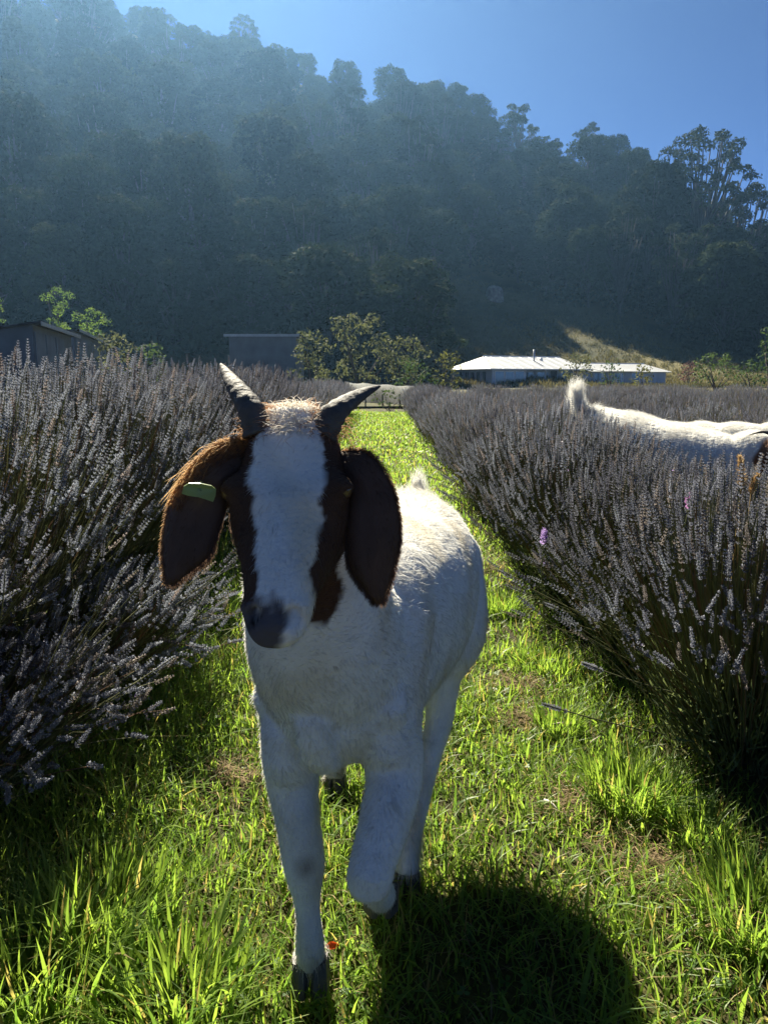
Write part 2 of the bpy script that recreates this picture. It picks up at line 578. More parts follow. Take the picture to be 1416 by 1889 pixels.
def hillside_grass():
    r = np.random.default_rng(5)
    P, Cc = [], []
    while len(P) < 5200:
        y = r.uniform(84, 165); x = r.uniform(0, .62) * y
        z = float(height(x, y))
        px, py = project((x, y, z))
        if not inpoly(px, py, CLEARING): continue
        g = vnoise(x / 9, y / 9, 12)
        if r.random() < .25 - g * .4: continue
        P.append((x, y, z)); Cc.append(g)
    P = np.array(P); g = np.clip(np.array(Cc) * .5 + .5, 0, 1)[:, None]
    n, k = len(P), 9
    base = np.repeat(P, k, 0) + r.normal(size=(n * k, 3)) * np.array([.30, .30, 0])
    h = r.uniform(.25, .7, n * k)
    a = r.uniform(0, 2 * pi, n * k)
    sd = np.stack([np.cos(a), np.sin(a), 0 * a], 1) * .06
    tip = base + np.stack([r.normal(size=n * k) * .22, r.normal(size=n * k) * .22, h], 1)
    V = np.stack([base - sd, base + sd, tip], 1).reshape(-1, 3)
    c = np.array([.07, .068, .024]) * (1 - g) + np.array([.16, .135, .048]) * g
    c = np.repeat(np.repeat(c, k, 0) * r.uniform(.6, 1.25, n * k)[:, None], 3, 0)
    o = link('hillside_grass', mk_mesh('hillside_grass', V, np.arange(len(V)).reshape(-1, 3), c, mat=col_mat('dry_hill_grass', trans=.4, rough=.8, spec=.1)))
    tag(o, 'tufty dry golden grass on the open slope behind the house', 'grass', None, 'stuff')

hillside_grass()

# ------------------------------------------------------------------ shrubs
def shrub(px, py_base, Y, w, h, label, c0, c1, seed, name='shrub', cat='shrub', group=None, tall=False, dens=150, size=.13, stemcol=None):
    r = np.random.default_rng(seed)
    x = at(px, 700, Y)[0]
    z = float(height(x, Y))
    if py_base is not None: z = at(px, py_base, Y)[2]
    e = empty(name, (x, Y, z), label, cat, group)
    n = 20
    cs, rs = [], []
    for i in range(n):
        a = i * 2.4 + r.random()
        f = (i + .5) / n
        env = math.sqrt(max(.05, 1 - ((f - .38) / .66) ** 2))
        rad = .5 * w * env * r.uniform(.25, .82)
        cs.append((math.cos(a) * rad, math.sin(a) * rad, h * (.12 + .76 * f)))
        rs.append(.5 * min(w, h) * r.uniform(.24, .40))
    V, F, C = leaf_cloud(r, np.array(cs), np.array(rs), dens, size, c0, c1, flat=.95, shell=.5)
    link('foliage', mk_mesh('foliage', V, F, C, mat=LEAF_SHRUB), e)
    m = MB()
    for i in range(6):
        c = np.array(cs[(i * 3 + 2) % n])
        m.tube(spline([(0.06 * i - .15, 0, -.2), c * np.array([.4, .4, .45]), c], 5), np.linspace(.02 * h, .006 * h, 5), n=5)
    link('stem', m.mesh('stem', BARK_DARK, True), e)
    return e

G_OLIVE = ((.045, .058, .022), (.13, .14, .055))
G_GREEN = ((.025, .048, .016), (.075, .115, .030))
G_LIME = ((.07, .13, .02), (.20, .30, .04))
shrub(575, None, 52, 3.6, 4.5, 'olive green rounded shrub at the shed corner, first of the clump', *G_OLIVE, 1, dens=90, size=.15)
shrub(662, None, 54, 4.8, 5.9, 'tallest pale olive shrub in the middle of the clump by the shed', *G_OLIVE, 2, dens=80, size=.16)
shrub(745, None, 52, 4.2, 4.1, 'broad olive shrub in the clump, on the side towards the house', *G_OLIVE, 3, dens=90, size=.15)
shrub(762, None, 45, 3.0, 2.3, 'low fresh green bush in front of the olive shrub clump', *G_GREEN, 4, dens=120, size=.12)
shrub(825, None, 50, 2.6, 2.9, 'small yellowish green bush beside the house end', (.05, .06, .016), (.15, .15, .03), 5, dens=110, size=.12)
shrub(597, None, 32, 1.2, 1.5, 'little grey green bush poking out of the lavender near the netting', *G_OLIVE, 6, dens=260, size=.07)
shrub(716, None, 24.5, 1.6, .75, 'low green weeds heaped at the end of the grass path', *G_GREEN, 7, dens=300, size=.06)
shrub(215, None, 50, 3.4, 4.4, 'olive bush behind the sloping roof of the near shed', *G_OLIVE, 8, dens=90, size=.15)
shrub(283, None, 46, 2.4, 3.4, 'green bush at the low end of the sloping shed roof', *G_GREEN, 9, dens=100, size=.14)
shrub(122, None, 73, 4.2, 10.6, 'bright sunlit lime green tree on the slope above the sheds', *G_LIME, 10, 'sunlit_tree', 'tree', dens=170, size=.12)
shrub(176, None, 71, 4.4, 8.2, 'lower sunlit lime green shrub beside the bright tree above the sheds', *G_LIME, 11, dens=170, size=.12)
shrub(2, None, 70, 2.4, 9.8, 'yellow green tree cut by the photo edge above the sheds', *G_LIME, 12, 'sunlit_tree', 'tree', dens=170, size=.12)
shrub(1065, None, 66, 3.6, 3.4, 'grey green bush in front of the middle of the house', *G_OLIVE, 13, dens=90, size=.15)
shrub(1125, None, 70, 2.6, 2.9, 'thin dark bush in front of the house between its two roofs', *G_GREEN, 14, dens=60, size=.14)
shrub(1185, None, 67, 2.6, 2.3, 'small yellowish bush in front of the far end of the house', (.05, .06, .016), (.15, .15, .03), 15, dens=110, size=.13)
shrub(1320, None, 62, 5.2, 3.3, 'broad dark green bush on the slope beyond the far end of the house', *G_GREEN, 16, dens=90, size=.15)
shrub(1385, None, 58, 3.4, 2.6, 'dark green bush beside the broad one near the photo edge', *G_GREEN, 17, dens=100, size=.14)
shrub(1420, None, 60, 3.0, 5.4, 'blue green tall bush cut by the right photo edge', *G_GREEN, 18, dens=90, size=.15)
shrub(1270, None, 100, 3.2, 3.4, 'reddish brown dead bush on the golden slope under the forest', (.06, .03, .025), (.17, .10, .07), 19, 'dead_bush', 'shrub', dens=60, size=.2)

def stump():
    r = np.random.default_rng(3)
    p = on_terrain(910, 552)
    Y = float(p[1])
    z = float(height(p[0], Y))
    m = MB()
    n = 16
    prof = [(1.75, -.9), (1.6, .2), (1.45, 1.0), (1.4, 1.6), (1.2, 2.0), (.7, 2.2), (.12, 2.28)]
    V, F = [], []
    for i, (rad, zz) in enumerate(prof):
        for j in range(n):
            a = j * 2 * pi / n
            q = rad * (1 + .10 * math.sin(3 * a + 1) + .08 * math.sin(5 * a + i * .4) + r.normal() * .02)
            V.append((q * math.cos(a), q * math.sin(a), zz + .12 * math.sin(2 * a)))
    for i in range(len(prof) - 1):
        for j in range(n):
            F.append((i * n + j, i * n + (j + 1) % n, (i + 1) * n + (j + 1) % n, (i + 1) * n + j))
    F.append(tuple((len(prof) - 1) * n + j for j in range(n)))
    o = link('tree_stump', mk_mesh('tree_stump', V, F, smooth=True, mat=flat_mat('weathered_stump', (.17, .15, .13), rough=.9, noise=.4, nscale=2, bump=.6)), None, (p[0], Y, z))
    tag(o, 'rounded grey stump standing alone on the dark upper pasture slope', 'stump')

stump()
# ------------------------------------------------------------------ buildings
WHITE_ROOF = roof_mat('white_corrugated_iron', (.38, .39, .40))
GREY_ROOF = flat_mat('dull_rusted_iron_roof', (.05, .05, .052), rough=1.0, spec=.0, noise=.4, nscale=1.5)
PALE_WALL = flat_mat('pale_blue_grey_cladding', (.42, .46, .50), rough=.7, noise=.12, nscale=1.5)
DARK_TRIM = flat_mat('dark_window_frame', (.05, .05, .055), rough=.5)
WHITE_TRIM = flat_mat('white_trim', (.75, .75, .74), rough=.5, noise=.06)
SHED_WALL = flat_mat('weathered_iron_wall', (.10, .11, .125), rough=.6, noise=.3, nscale=.9)
GREY_TRIM = flat_mat('weathered_grey_trim', (.36, .37, .38), rough=.7, noise=.2)
GLASS = flat_mat('window_glass', (.05, .07, .09), rough=.06, spec=.9, noise=.05)
STEEL = flat_mat('flue_steel', (.45, .46, .48), rough=.35, metal=.7)

def part(name, mb, mat, parent, smooth=False):
    return link(name, mb.mesh(name, mat, smooth), parent)

def house():
    Y = 86.0
    x = at(907, 700, Y)[0]
    L, D, wh, rh = 27.0, 9.0, 2.08, 3.66
    e = empty('farmhouse', (x, Y, 0), 'long low farmhouse with white iron roof below the golden slope', 'house', None, math.radians(26))
    part('wall', MB().box((0, .0, -.4), (.12, D, wh)), PALE_WALL, e)                    # end wall
    part('wall', MB().box((.12, D - .12, -.4), (L, D, wh - .26)), PALE_WALL, e)
    part('wall', MB().box((L - .12, 0, -.4), (L, D - .12, wh - .24)), PALE_WALL, e)
    part('wall', MB().box((.12, 0, -.4), (4.6, .12, wh)), PALE_WALL, e)
    part('wall', MB().box((4.6, 1.9, -.4), (13.5, 2.02, wh)), PALE_WALL, e)             # recessed behind the verandah
    part('wall', MB().box((13.5, 0, -.4), (L - .12, .12, wh - .24)), PALE_WALL, e)
    part('verandah_floor', MB().box((4.6, 0, -.4), (13.5, 1.9, .12)), DARK_TRIM, e)
    for px_ in (4.7, 7.6, 10.5, 13.35):
        part('verandah_post', MB().box((px_ - .06, .02, .12), (px_ + .06, .14, wh)), WHITE_TRIM, e)
    # windows: narrow row on the end wall
    for i in range(5):
        y0 = 1.3 + i * 1.25
        w = part('window', MB().box((-.05, y0, .55), (-.002, y0 + .62, 1.85)), DARK_TRIM, e)
        part('pane', MB().box((-.062, y0 + .06, .61), (-.052, y0 + .56, 1.79)), GLASS, w)
    # wide glazing at the front corner
    for i in range(3):
        x0 = .35 + i * 1.4
        w = part('window', MB().box((x0, -.05, .25), (x0 + 1.28, -.002, 1.92)), WHITE_TRIM, e)
        part('pane', MB().box((x0 + .07, -.064, .32), (x0 + 1.21, -.052, 1.85)), GLASS, w)
    for x0, x1 in ((5.3, 7.2), (7.7, 9.5), (11.2, 13.0)):
        w = part('window', MB().box((x0, 1.84, .35), (x1, 1.897, 1.9)), WHITE_TRIM, e)
        part('pane', MB().box((x0 + .08, 1.826, .43), (x1 - .08, 1.838, 1.82)), GLASS, w)
    d = part('door', MB().box((9.85, 1.84, .12), (10.75, 1.897, 1.98)), DARK_TRIM, e)
    part('handle', MB().box((10.6, 1.80, .95), (10.66, 1.838, 1.05)), STEEL, d)
    for x0 in (15.0, 18.2, 21.0):
        w = part('window', MB().box((x0, -.05, .7), (x0 + 1.5, -.002, 1.8)), WHITE_TRIM, e)
        part('pane', MB().box((x0 + .08, -.064, .78), (x0 + 1.42, -.052, 1.72)), GLASS, w)
    # hipped roof of the main block, lower gabled roof over the wing
    o_, LM = .55, 13.5
    ze = wh + .03
    a, b_, c, dd = (-o_, -o_, ze), (LM + o_, -o_, ze), (LM + o_, D + o_, ze), (-o_, D + o_, ze)
    r0, r1 = (1.9, D / 2, rh), (LM - .4, D / 2, rh)
    roof = MB()
    roof.prism([a, b_, r1, r0], .06); roof.prism([c, dd, r0, r1], .06)
    roof.prism([dd, a, r0], .06); roof.prism([b_, c, r1], .06)
    ro = part('roof', roof, WHITE_ROOF, e)
    zw, rw = 1.86, 2.95
    wr = MB()
    wr.prism([(LM + .58, -.5, zw), (L + o_, -.5, zw), (L + o_, D / 2, rw), (LM + .58, D / 2, rw)], .06)
    wr.prism([(L + o_, D + .5, zw), (LM + .58, D + .5, zw), (LM + .58, D / 2, rw), (L + o_, D / 2, rw)], .06)
    rw_ = part('wing_roof', wr, WHITE_ROOF, e)
    part('gable', MB().prism([(L, .1, wh - .25), (L, D - .1, wh - .25), (L, D / 2, rw - .05)], .1), PALE_WALL, e)
    part('ridge_cap', MB().tube([(LM + .5, D / 2, rw + .06), (L + o_, D / 2, rw + .06)], .1, n=6), WHITE_TRIM, rw_)
    part('ridge_cap', MB().tube([(1.7, D / 2, rh + .06), (LM - .3, D / 2, rh + .06)], .1, n=6), WHITE_TRIM, ro)
    part('gutter', MB().box((-o_ - .1, -o_ - .12, ze - .05), (LM + o_, -o_ - .005, ze + .07)), WHITE_TRIM, ro)
    part('gutter', MB().box((-o_ - .12, -o_ - .0, ze - .05), (-o_ - .005, D + o_, ze + .07)), WHITE_TRIM, ro)
    for k_ in range(9):                                   # lapped roof sheets show as raised seams
        xs_ = 1.2 + k_ * 1.4
        part('roof_seam', MB().tube([(xs_, -.5, ze + .09), (min(max(xs_, 1.9), LM - .4), D / 2 - .05, rh + .05)], .035, n=4), WHITE_TRIM, ro)
    ch = part('chimney_flue', MB().tube([(8.0, 2.9, 2.6), (8.0, 2.9, 4.55)], .13, n=10), STEEL, ro, True)
    part('roof_vent', MB().tube([(9.3, 3.2, 3.05), (9.3, 3.2, 3.4), (9.3, 3.2, 3.62)], [.12, .26, .1], n=10), WHITE_TRIM, ro, True)
    part('porch_roof', MB().prism([(14.2, -2.2, 1.92), (20.6, -2.2, 1.92), (20.6, -.15, 2.22), (14.2, -.15, 2.22)], .05), WHITE_ROOF, e)
    for px_ in (14.4, 17.4, 20.4):
        part('porch_post', MB().box((px_ - .05, -2.1, -.2), (px_ + .05, -2.0, 1.92)), WHITE_TRIM, e)

house()

def skillion_shed(name, px0, px1, Y, depth, zl, zr, label, roofmat, n_panel=5, door=None):
    x0, x1 = at(px0, 700, Y)[0], at(px1, 700, Y)[0]
    W = x1 - x0
    e = empty(name, (x0, Y, 0), label, 'shed')
    m = MB()
    V = [(0, 0, -.3), (W, 0, -.3), (W, 0, zr), (0, 0, zl), (0, depth, -.3), (W, depth, -.3), (W, depth, zr), (0, depth, zl)]
    m.add(V, [(0, 1, 2, 3), (5, 4, 7, 6), (4, 0, 3, 7), (1, 5, 6, 2)])
    part('wall', m, SHED_WALL, e)
    for i in range(n_panel):                       # sheet joints stand proud as cover strips
        f = (i + .5) / n_panel
        top = zl + (zr - zl) * f
        part('cladding_strip', MB().box((f * W - .04, -.035, -.2), (f * W + .04, -.003, top - .05)), SHED_WALL, e)
    if door:
        a, b_, hgt = door
        part('door', MB().box((a * W, -.06, -.2), (b_ * W, -.004, hgt)), DARK_TRIM, e)
    o_ = .35
    k = (zr - zl) / W
    pts = [(-o_, -o_, zl - k * o_ + .02), (W + o_, -o_, zr + k * o_ + .02), (W + o_, depth + o_, zr + k * o_ + .02), (-o_, depth + o_, zl - k * o_ + .02)]
    r_ = part('roof', MB().prism(pts, .07), roofmat, e)
    b2 = MB().prism([(-o_, -o_ - .05, zl - k * o_ - .10), (W + o_, -o_ - .05, zr + k * o_ - .10), (W + o_, -o_ - .05, zr + k * o_ + .11), (-o_, -o_ - .05, zl - k * o_ + .11)], .04)
    part('barge_board', b2, GREY_TRIM, r_)
    return e

skillion_shed('shed', 425, 547, 64, 6, 4.62, 4.62, 'plain blue grey box shed beside the olive shrub clump', GREY_ROOF, 6)
def long_shed(px0, py0, px1, py1, ze, depth, label, n_panel, open_bay=None):
    """a shed running away from the camera: its high eave is the line between two pixels, the roof falls away behind it"""
    def eave(px, py):
        d = ray(px, py); t = (ze - CAM_H) / d[2]
        return np.array([0, 0, CAM_H]) + d * t
    A, B = eave(px0, py0), eave(px1, py1)
    A[2] = B[2] = 0
    L = np.linalg.norm(B - A); d = (B - A) / L
    e = empty('shed', A, label, 'shed', None, math.atan2(d[1], d[0]))
    zb = ze - .9
    m = MB().add([(0, 0, -.3), (L, 0, -.3), (L, 0, ze), (0, 0, ze), (0, depth, -.3), (L, depth, -.3), (L, depth, zb), (0, depth, zb)], [(0, 1, 2, 3), (5, 4, 7, 6), (4, 0, 3, 7), (1, 5, 6, 2)])
    part('wall', m, SHED_WALL, e)
    for i in range(n_panel):
        x0, x1 = L * (i + .06) / n_panel, L * (i + .94) / n_panel
        if open_bay is not None and i in open_bay:
            part('door', MB().box((x0, -.05, -.2), (x1, -.004, ze * .72)), DARK_TRIM, e)
        else:
            part('wall_panel', MB().box((x0, -.05, -.2), (x1, -.004, ze - .25)), PANEL, e)
    r_ = part('roof', MB().prism([(-.3, -.35, ze + .04), (L + .3, -.35, ze + .04), (L + .3, depth + .3, zb - .02), (-.3, depth + .3, zb - .02)], .07), GREY_ROOF, e)
    part('fascia', MB().box((-.32, -.40, ze - .06), (L + .32, -.353, ze + .08)), GREY_TRIM, r_)
    return e

PANEL = flat_mat('dull_blue_grey_sheet', (.13, .15, .18), rough=.8, noise=.25, nscale=1.1)
long_shed(60, 598, 131, 621, 3.0, 6, 'dim shed with pale panels nearest the left photo edge, half sunk behind lavender', 4, (3,))
long_shed(136, 610, 246, 660, 3.7, 5, 'dark long shed whose thin pale eave line slants down towards the bushes', 7)

def netting():
    r = np.random.default_rng(4)
    nx, ny = 46, 22
    x0, x1 = at(636, 700, 27)[0], at(775, 700, 27)[0]
    V = []
    for j in range(ny):
        f = j / (ny - 1)
        for i in range(nx):
            g = i / (nx - 1)
            z = .22 + .62 * math.sin(min(1, f * 2.2) * pi / 2) * (1 - .35 * max(0, f - .6))
            z += .018 * math.sin(g * 21 + 2 * math.sin(f * 3)) * math.sin(f * pi) + r.normal() * .004 + (.05 - .16 * g)
            V.append((x0 + (x1 - x0) * g + .03 * math.sin(f * 9), 26 + f * 3.2 + .05 * math.sin(g * 14), z))
    F = [(j * nx + i, j * nx + i + 1, (j + 1) * nx + i + 1, (j + 1) * nx + i) for j in range(ny - 1) for i in range(nx - 1)]
    V = np.array(V)
    V = np.vstack([V, V - np.array([0, 0, .012])])
    n = nx * ny
    F = F + [tuple(q + n for q in f)[::-1] for f in F]
    C = np.tile((.055, .062, .058), (len(V), 1)) * (1 + .25 * np.sin(V[:, :1] * 40 + V[:, 1:2] * 9))
    b0 = np.array([(x0 + x1) / 2, 27.5, 0.0])
    e = empty('netted_bed', b0, 'pale grey netting stretched over a low bed at the end of the path', 'netting')
    link('netting', mk_mesh('netting', V - b0, F, C, True, col_mat('grey_netting', trans=.25, rough=.8, noise=.3, nscale=5)), e)
    for i in range(5):
        xx = x0 + (x1 - x0) * (.06 + .22 * i) - b0[0]
        part('stake', MB().tube([(xx, -1.45, -.1), (xx, -1.45, .5)], .025, n=6), BARK_DARK, e)

netting()

# ------------------------------------------------------------------ lavender
LAV_SPIKE = col_mat('dry_lavender_flowers', trans=.26, rough=.85, spec=.12, objvar=.28)
LAV_STEM = col_mat('lavender_stems', trans=.38, rough=.6, spec=.3, objvar=.10)
BLOSSOM = col_mat('lavender_blossom', trans=.45, rough=.6)

def tube_rows(P, rad, n=3):
    """many tubes at once: P (k,m,3), rad (k,m) -> verts, quads"""
    k, m, _ = P.shape
    T = nrm(np.gradient(P, axis=1))
    ref = np.where(np.abs(T[..., :1]) < .8, np.array([1.0, 0, 0]), np.array([0, 1.0, 0]))
    s = nrm(np.cross(T, ref)); w = np.cross(T, s)
    a = np.arange(n) * 2 * pi / n
    V = P[:, :, None] + rad[:, :, None, None] * (np.cos(a)[None, None, :, None] * s[:, :, None] + np.sin(a)[None, None, :, None] * w[:, :, None])
    base = (np.arange(k)[:, None, None] * m + np.arange(m - 1)[None, :, None]) * n
    j = np.arange(n)[None, None]
    j2 = (j + 1) % n
    F = np.stack([base + j, base + j2, base + n + j2, base + n + j], -1).reshape(-1, 4)
    return V.reshape(-1, 3), F

def spikes(r, tips, dirs, length, hi=True, wid=.0105):
    """flower spikes made of whorls of small pointed calyces"""
    k = len(tips)
    nw = 8 if hi else 6
    nc = 6 if hi else 4
    f = np.linspace(0, 1, nw)
    f = np.where(f < .05, -.16, f)                              # the lowest whorl sits apart
    ref = np.where(np.abs(dirs[:, :1]) < .8, np.array([1.0, 0, 0]), np.array([0, 1.0, 0]))
    s = nrm(np.cross(dirs, ref)); w = np.cross(dirs, s)
    a = np.arange(nc) * 2 * pi / nc
    A = a[None, None, :] + r.uniform(0, 6.3, (k, nw, 1))
    R = wid * (1.06 - .45 * np.clip(f, 0, 1)[None, :, None] ** 2) * r.uniform(.75, 1.25, (k, nw, nc))
    base = tips[:, None, None] - dirs[:, None, None] * (length[:, None, None, None] * (1 - f)[None, :, None, None])
    rad = np.cos(A)[..., None] * s[:, None, None] + np.sin(A)[..., None] * w[:, None, None]
    tan = -np.sin(A)[..., None] * s[:, None, None] + np.cos(A)[..., None] * w[:, None, None]
    D = dirs[:, None, None]
    R = R[..., None]
    p0 = base + rad * R * .12 - D * R * .25
    ti = base + rad * R + D * R * r.uniform(.4, .95, (k, nw, nc, 1))
    q1 = base + rad * R * .62 + tan * R * .36 + D * R * .25
    q2 = base + rad * R * .62 - tan * R * .36 + D * R * .25
    q3 = base + rad * R * .42 + D * R * .62
    V = np.stack([p0, q1, ti, q2, q3], 3).reshape(-1, 3)
    n = k * nw * nc
    b = np.arange(n)[:, None] * 5
    F = np.concatenate([b + [0, 1, 2], b + [0, 2, 3], b + [1, 4, 2]] if hi else [b + [0, 1, 2], b + [0, 2, 3], b + [1, 4, 2]], 0)
    mixv = np.repeat(r.random((k, 1, 1)), nw, 1) * .7 + r.random((k, nw, nc)) * .3
    c = np.array([.092, .098, .124]) * (1 - mixv[..., None]) + np.array([.235, .245, .290]) * mixv[..., None]
    brown = (r.random((k, 1, 1, 1)) < .12)
    c = np.where(brown, c * np.array([1.2, 1.0, .78]), c)
    C = np.repeat(c.reshape(-1, 3), 5, 0)
    return V, F, C

def bush_meshes(seed, n, hi=True, H=.92, W=.66, lean=(0, 0), brown=0.0, wid=.0105):
    r = np.random.default_rng(seed)
    a = r.uniform(0, 2 * pi, n)
    th = np.arccos(1 - r.random(n) * (1 - math.cos(math.radians(64))))
    th = np.where(r.random(n) < .25, th * .6, th)
    lenf = r.uniform(.86, 1.10, n)
    tipr = W * np.sin(th) / math.sin(math.radians(64)) * lenf
    tipz = H * (.40 + .60 * np.cos(th * 1.18).clip(0, 1)) * lenf
    tips = np.stack([np.cos(a) * tipr + lean[0] * tipz, np.sin(a) * tipr + lean[1] * tipz, tipz], 1)
    root = np.stack([np.cos(a) * tipr * .28, np.sin(a) * tipr * .28, r.uniform(.02, .14, n)], 1)
    mid = root * .48 + tips * .52 + np.stack([np.cos(a), np.sin(a), 0 * a], 1) * .03 + r.normal(size=(n, 3)) * .018
    mid[:, 2] += .03
    t = np.linspace(0, 1, 5)[None, :, None]
    P = (1 - t) ** 2 * root[:, None] + 2 * t * (1 - t) * (2 * mid - .5 * root - .5 * tips)[:, None] + t * t * tips[:, None]
    dirs = nrm(P[:, -1] - P[:, -2] + r.normal(size=(n, 3)) * .02)
    L = r.uniform(.045, .090, n)
    Vs, Fs, Cs = spikes(r, tips, dirs, L, hi, wid)
    P[:, -1] = tips - dirs * .01
    rad = np.tile(np.array([.0022, .0020, .0017, .0014, .0011]), (n, 1))
    Vt, Ft = tube_rows(P, rad, 3)
    k = r.random((n, 1))
    ct = np.array([.095, .125, .040]) * (1 - k) + np.array([.20, .205, .075]) * k
    fade = np.linspace(0, 1, 5)[None, :, None]
    cc = ct[:, None] * (1 - .35 * fade) + np.array([.12, .11, .10]) * .35 * fade
    cc = np.where((r.random((n, 1, 1)) < .15 + brown), np.array([.16, .105, .06]), cc)
    Ct = np.repeat(cc.reshape(-1, 3), 3, 0)
    # leaves: narrow upright blades filling the lower dome
    m = n * 4
    a2 = r.uniform(0, 2 * pi, m); q = np.sqrt(r.random(m)) * W * .80
    zz = r.uniform(.04, .46, m) * (1 - .35 * (q / W)) * H
    p = np.stack([np.cos(a2) * q * (.5 + .7 * zz / H) + lean[0] * zz, np.sin(a2) * q * (.5 + .7 * zz / H) + lean[1] * zz, zz], 1)
    d = nrm(np.stack([np.cos(a2) * .6, np.sin(a2) * .6, np.full(m, 1.0)], 1) + r.normal(size=(m, 3)) * .4)
    ln = r.uniform(.035, .075, m)[:, None] * (1 if hi else 1.3)
    sd = nrm(np.cross(d, r.normal(size=(m, 3)))) * (.0028 if hi else .005)
    Vl = np.stack([p - sd, p + sd, p + d * ln * .6 + sd, p + d * ln, p + d * ln * .6 - sd], 1).reshape(-1, 3)
    b = np.arange(m)[:, None] * 5
    Fl = np.concatenate([b + [0, 1, 2, 4]], 0)
    Fl3 = b + [4, 2, 3]
    k = r.random((m, 1))
    cl = np.array([.060, .082, .030]) * (1 - k) + np.array([.16, .19, .070]) * k
    if brown: cl = np.where(r.random((m, 1)) < brown, np.array([.13, .085, .05]), cl)
    Cl = np.repeat(cl, 5, 0)
    Fq = np.vstack([Ft, Fl + len(Vt)])
    Vall = np.vstack([Vt, Vl])
    Vtri = Fl3 + len(Vt)
    F4 = np.vstack([Fq, np.hstack([Vtri, Vtri[:, -1:]])])       # degenerate quads are cleaned by validate
    tri = np.vstack([F4[:, [0, 1, 2]], F4[:len(Fq)][:, [0, 2, 3]]])
    me_s = mk_mesh('flower_spikes', Vs, Fs, Cs, mat=LAV_SPIKE)
    me_t = mk_mesh('stems_and_leaves', Vall, tri, np.vstack([Ct, Cl]), mat=LAV_STEM)
    # a few fresh pale blossoms
    nb = 5 if hi else 2
    idx = r.integers(0, n, nb)
    pb = tips[idx] - dirs[idx] * L[idx][:, None] * r.random((nb, 1))
    pb = np.repeat(pb, 4, 0) + r.normal(size=(nb * 4, 3)) * .0035
    nn = nrm(r.normal(size=(nb * 4, 3))); tt = nrm(np.cross(nn, r.normal(size=(nb * 4, 3)))); bb = np.cross(nn, tt)
    Vb = np.stack([pb - tt * .0035, pb + bb * .0035, pb + tt * .0035, pb - bb * .0035], 1).reshape(-1, 3)
    cb = np.repeat(np.where(r.random((nb * 4, 1)) < .6, np.array([.85, .83, .88]), np.array([.48, .34, .70])), 4, 0)
    me_b = mk_mesh('blossoms', Vb, np.arange(len(Vb)).reshape(-1, 4), cb, mat=BLOSSOM)
    # woody foot
    mb = MB()
    for i in range(9):
        g = i * .7 + r.random()
        mb.tube(spline([(0, 0, -.05), (math.cos(g) * .07, math.sin(g) * .07, .10), (math.cos(g) * .20, math.sin(g) * .20, .26)], 5), np.linspace(.013, .004, 5), n=5)
    me_w = mb.mesh('woody_stems', BARK_DARK, True)
    return me_s, me_t, me_b, me_w

BUSH_HI = [bush_meshes(300 + i, 860, True, .92, .56, wid=.0076) for i in range(5)]
BUSH_TALL = [bush_meshes(320 + i, 820, True, 1.08, .60, (.10, 0), wid=.0077) for i in range(4)]
BUSH_BROWN = bush_meshes(340, 520, True, .80, .52, (-.05, 0), .35)
BUSH_FLOP = bush_meshes(345, 420, True, .50, .50, (.42, 0), .12, wid=.0092)
BUSH_LO = [bush_meshes(350 + i, 420, False, .92, .62, wid=.0118) for i in range(4)]

# one lone spike on its own stem, for those that can be picked apart
def lone_spike(seed, L=.46):
    r = np.random.default_rng(seed)
    P = np.array([[(0, 0, 0), (.02, 0, L * .35), (.035, .005, L * .7), (.045, 0, L)]], float)
    P = spline(P[0], 6)[None]
    d = nrm(P[:, -1] - P[:, -2])
    Vs, Fs, Cs = spikes(r, P[:, -1], d, np.array([.075]), True, .0085)
    Vt, Ft = tube_rows(P, np.full((1, 6), .0017), 4)
    Ft3 = np.vstack([Ft[:, [0, 1, 2]], Ft[:, [0, 2, 3]]])
    return mk_mesh('flower_spike', np.vstack([Vs, Vt]), np.vstack([Fs, Ft3 + len(Vs)]), np.vstack([Cs, np.tile((.10, .105, .05), (len(Vt), 1))]), mat=LAV_SPIKE)

LONE = [lone_spike(400 + i, .36 + .05 * i) for i in range(4)]

def lavender(me, x, y, sc, label, group=None, rz=None, lone=0, side=0.0, z=0.0):
    e = empty('lavender_bush', (x, y, float(height(x, y)) + z), label, 'lavender', group, random.uniform(0, 6.28) if rz is None else rz, sc)
    for nm, m in zip(('flower_spikes', 'foliage', 'blossoms', 'woody_stem'), me):
        o = link(nm, m, e)
        if nm != 'woody_stem': o['kind'] = 'stuff'
    for i in range(lone):
        a = side + random.uniform(-1.25, 1.25) - e.rotation_euler.z
        rr = random.uniform(.22, .36)
        o = link('flower_spike', random.choice(LONE), e, (math.cos(a) * rr, math.sin(a) * rr, random.uniform(.12, .42)))
        o.rotation_euler = (0, random.uniform(.35, 1.15), a + random.uniform(-.3, .3))
    return e

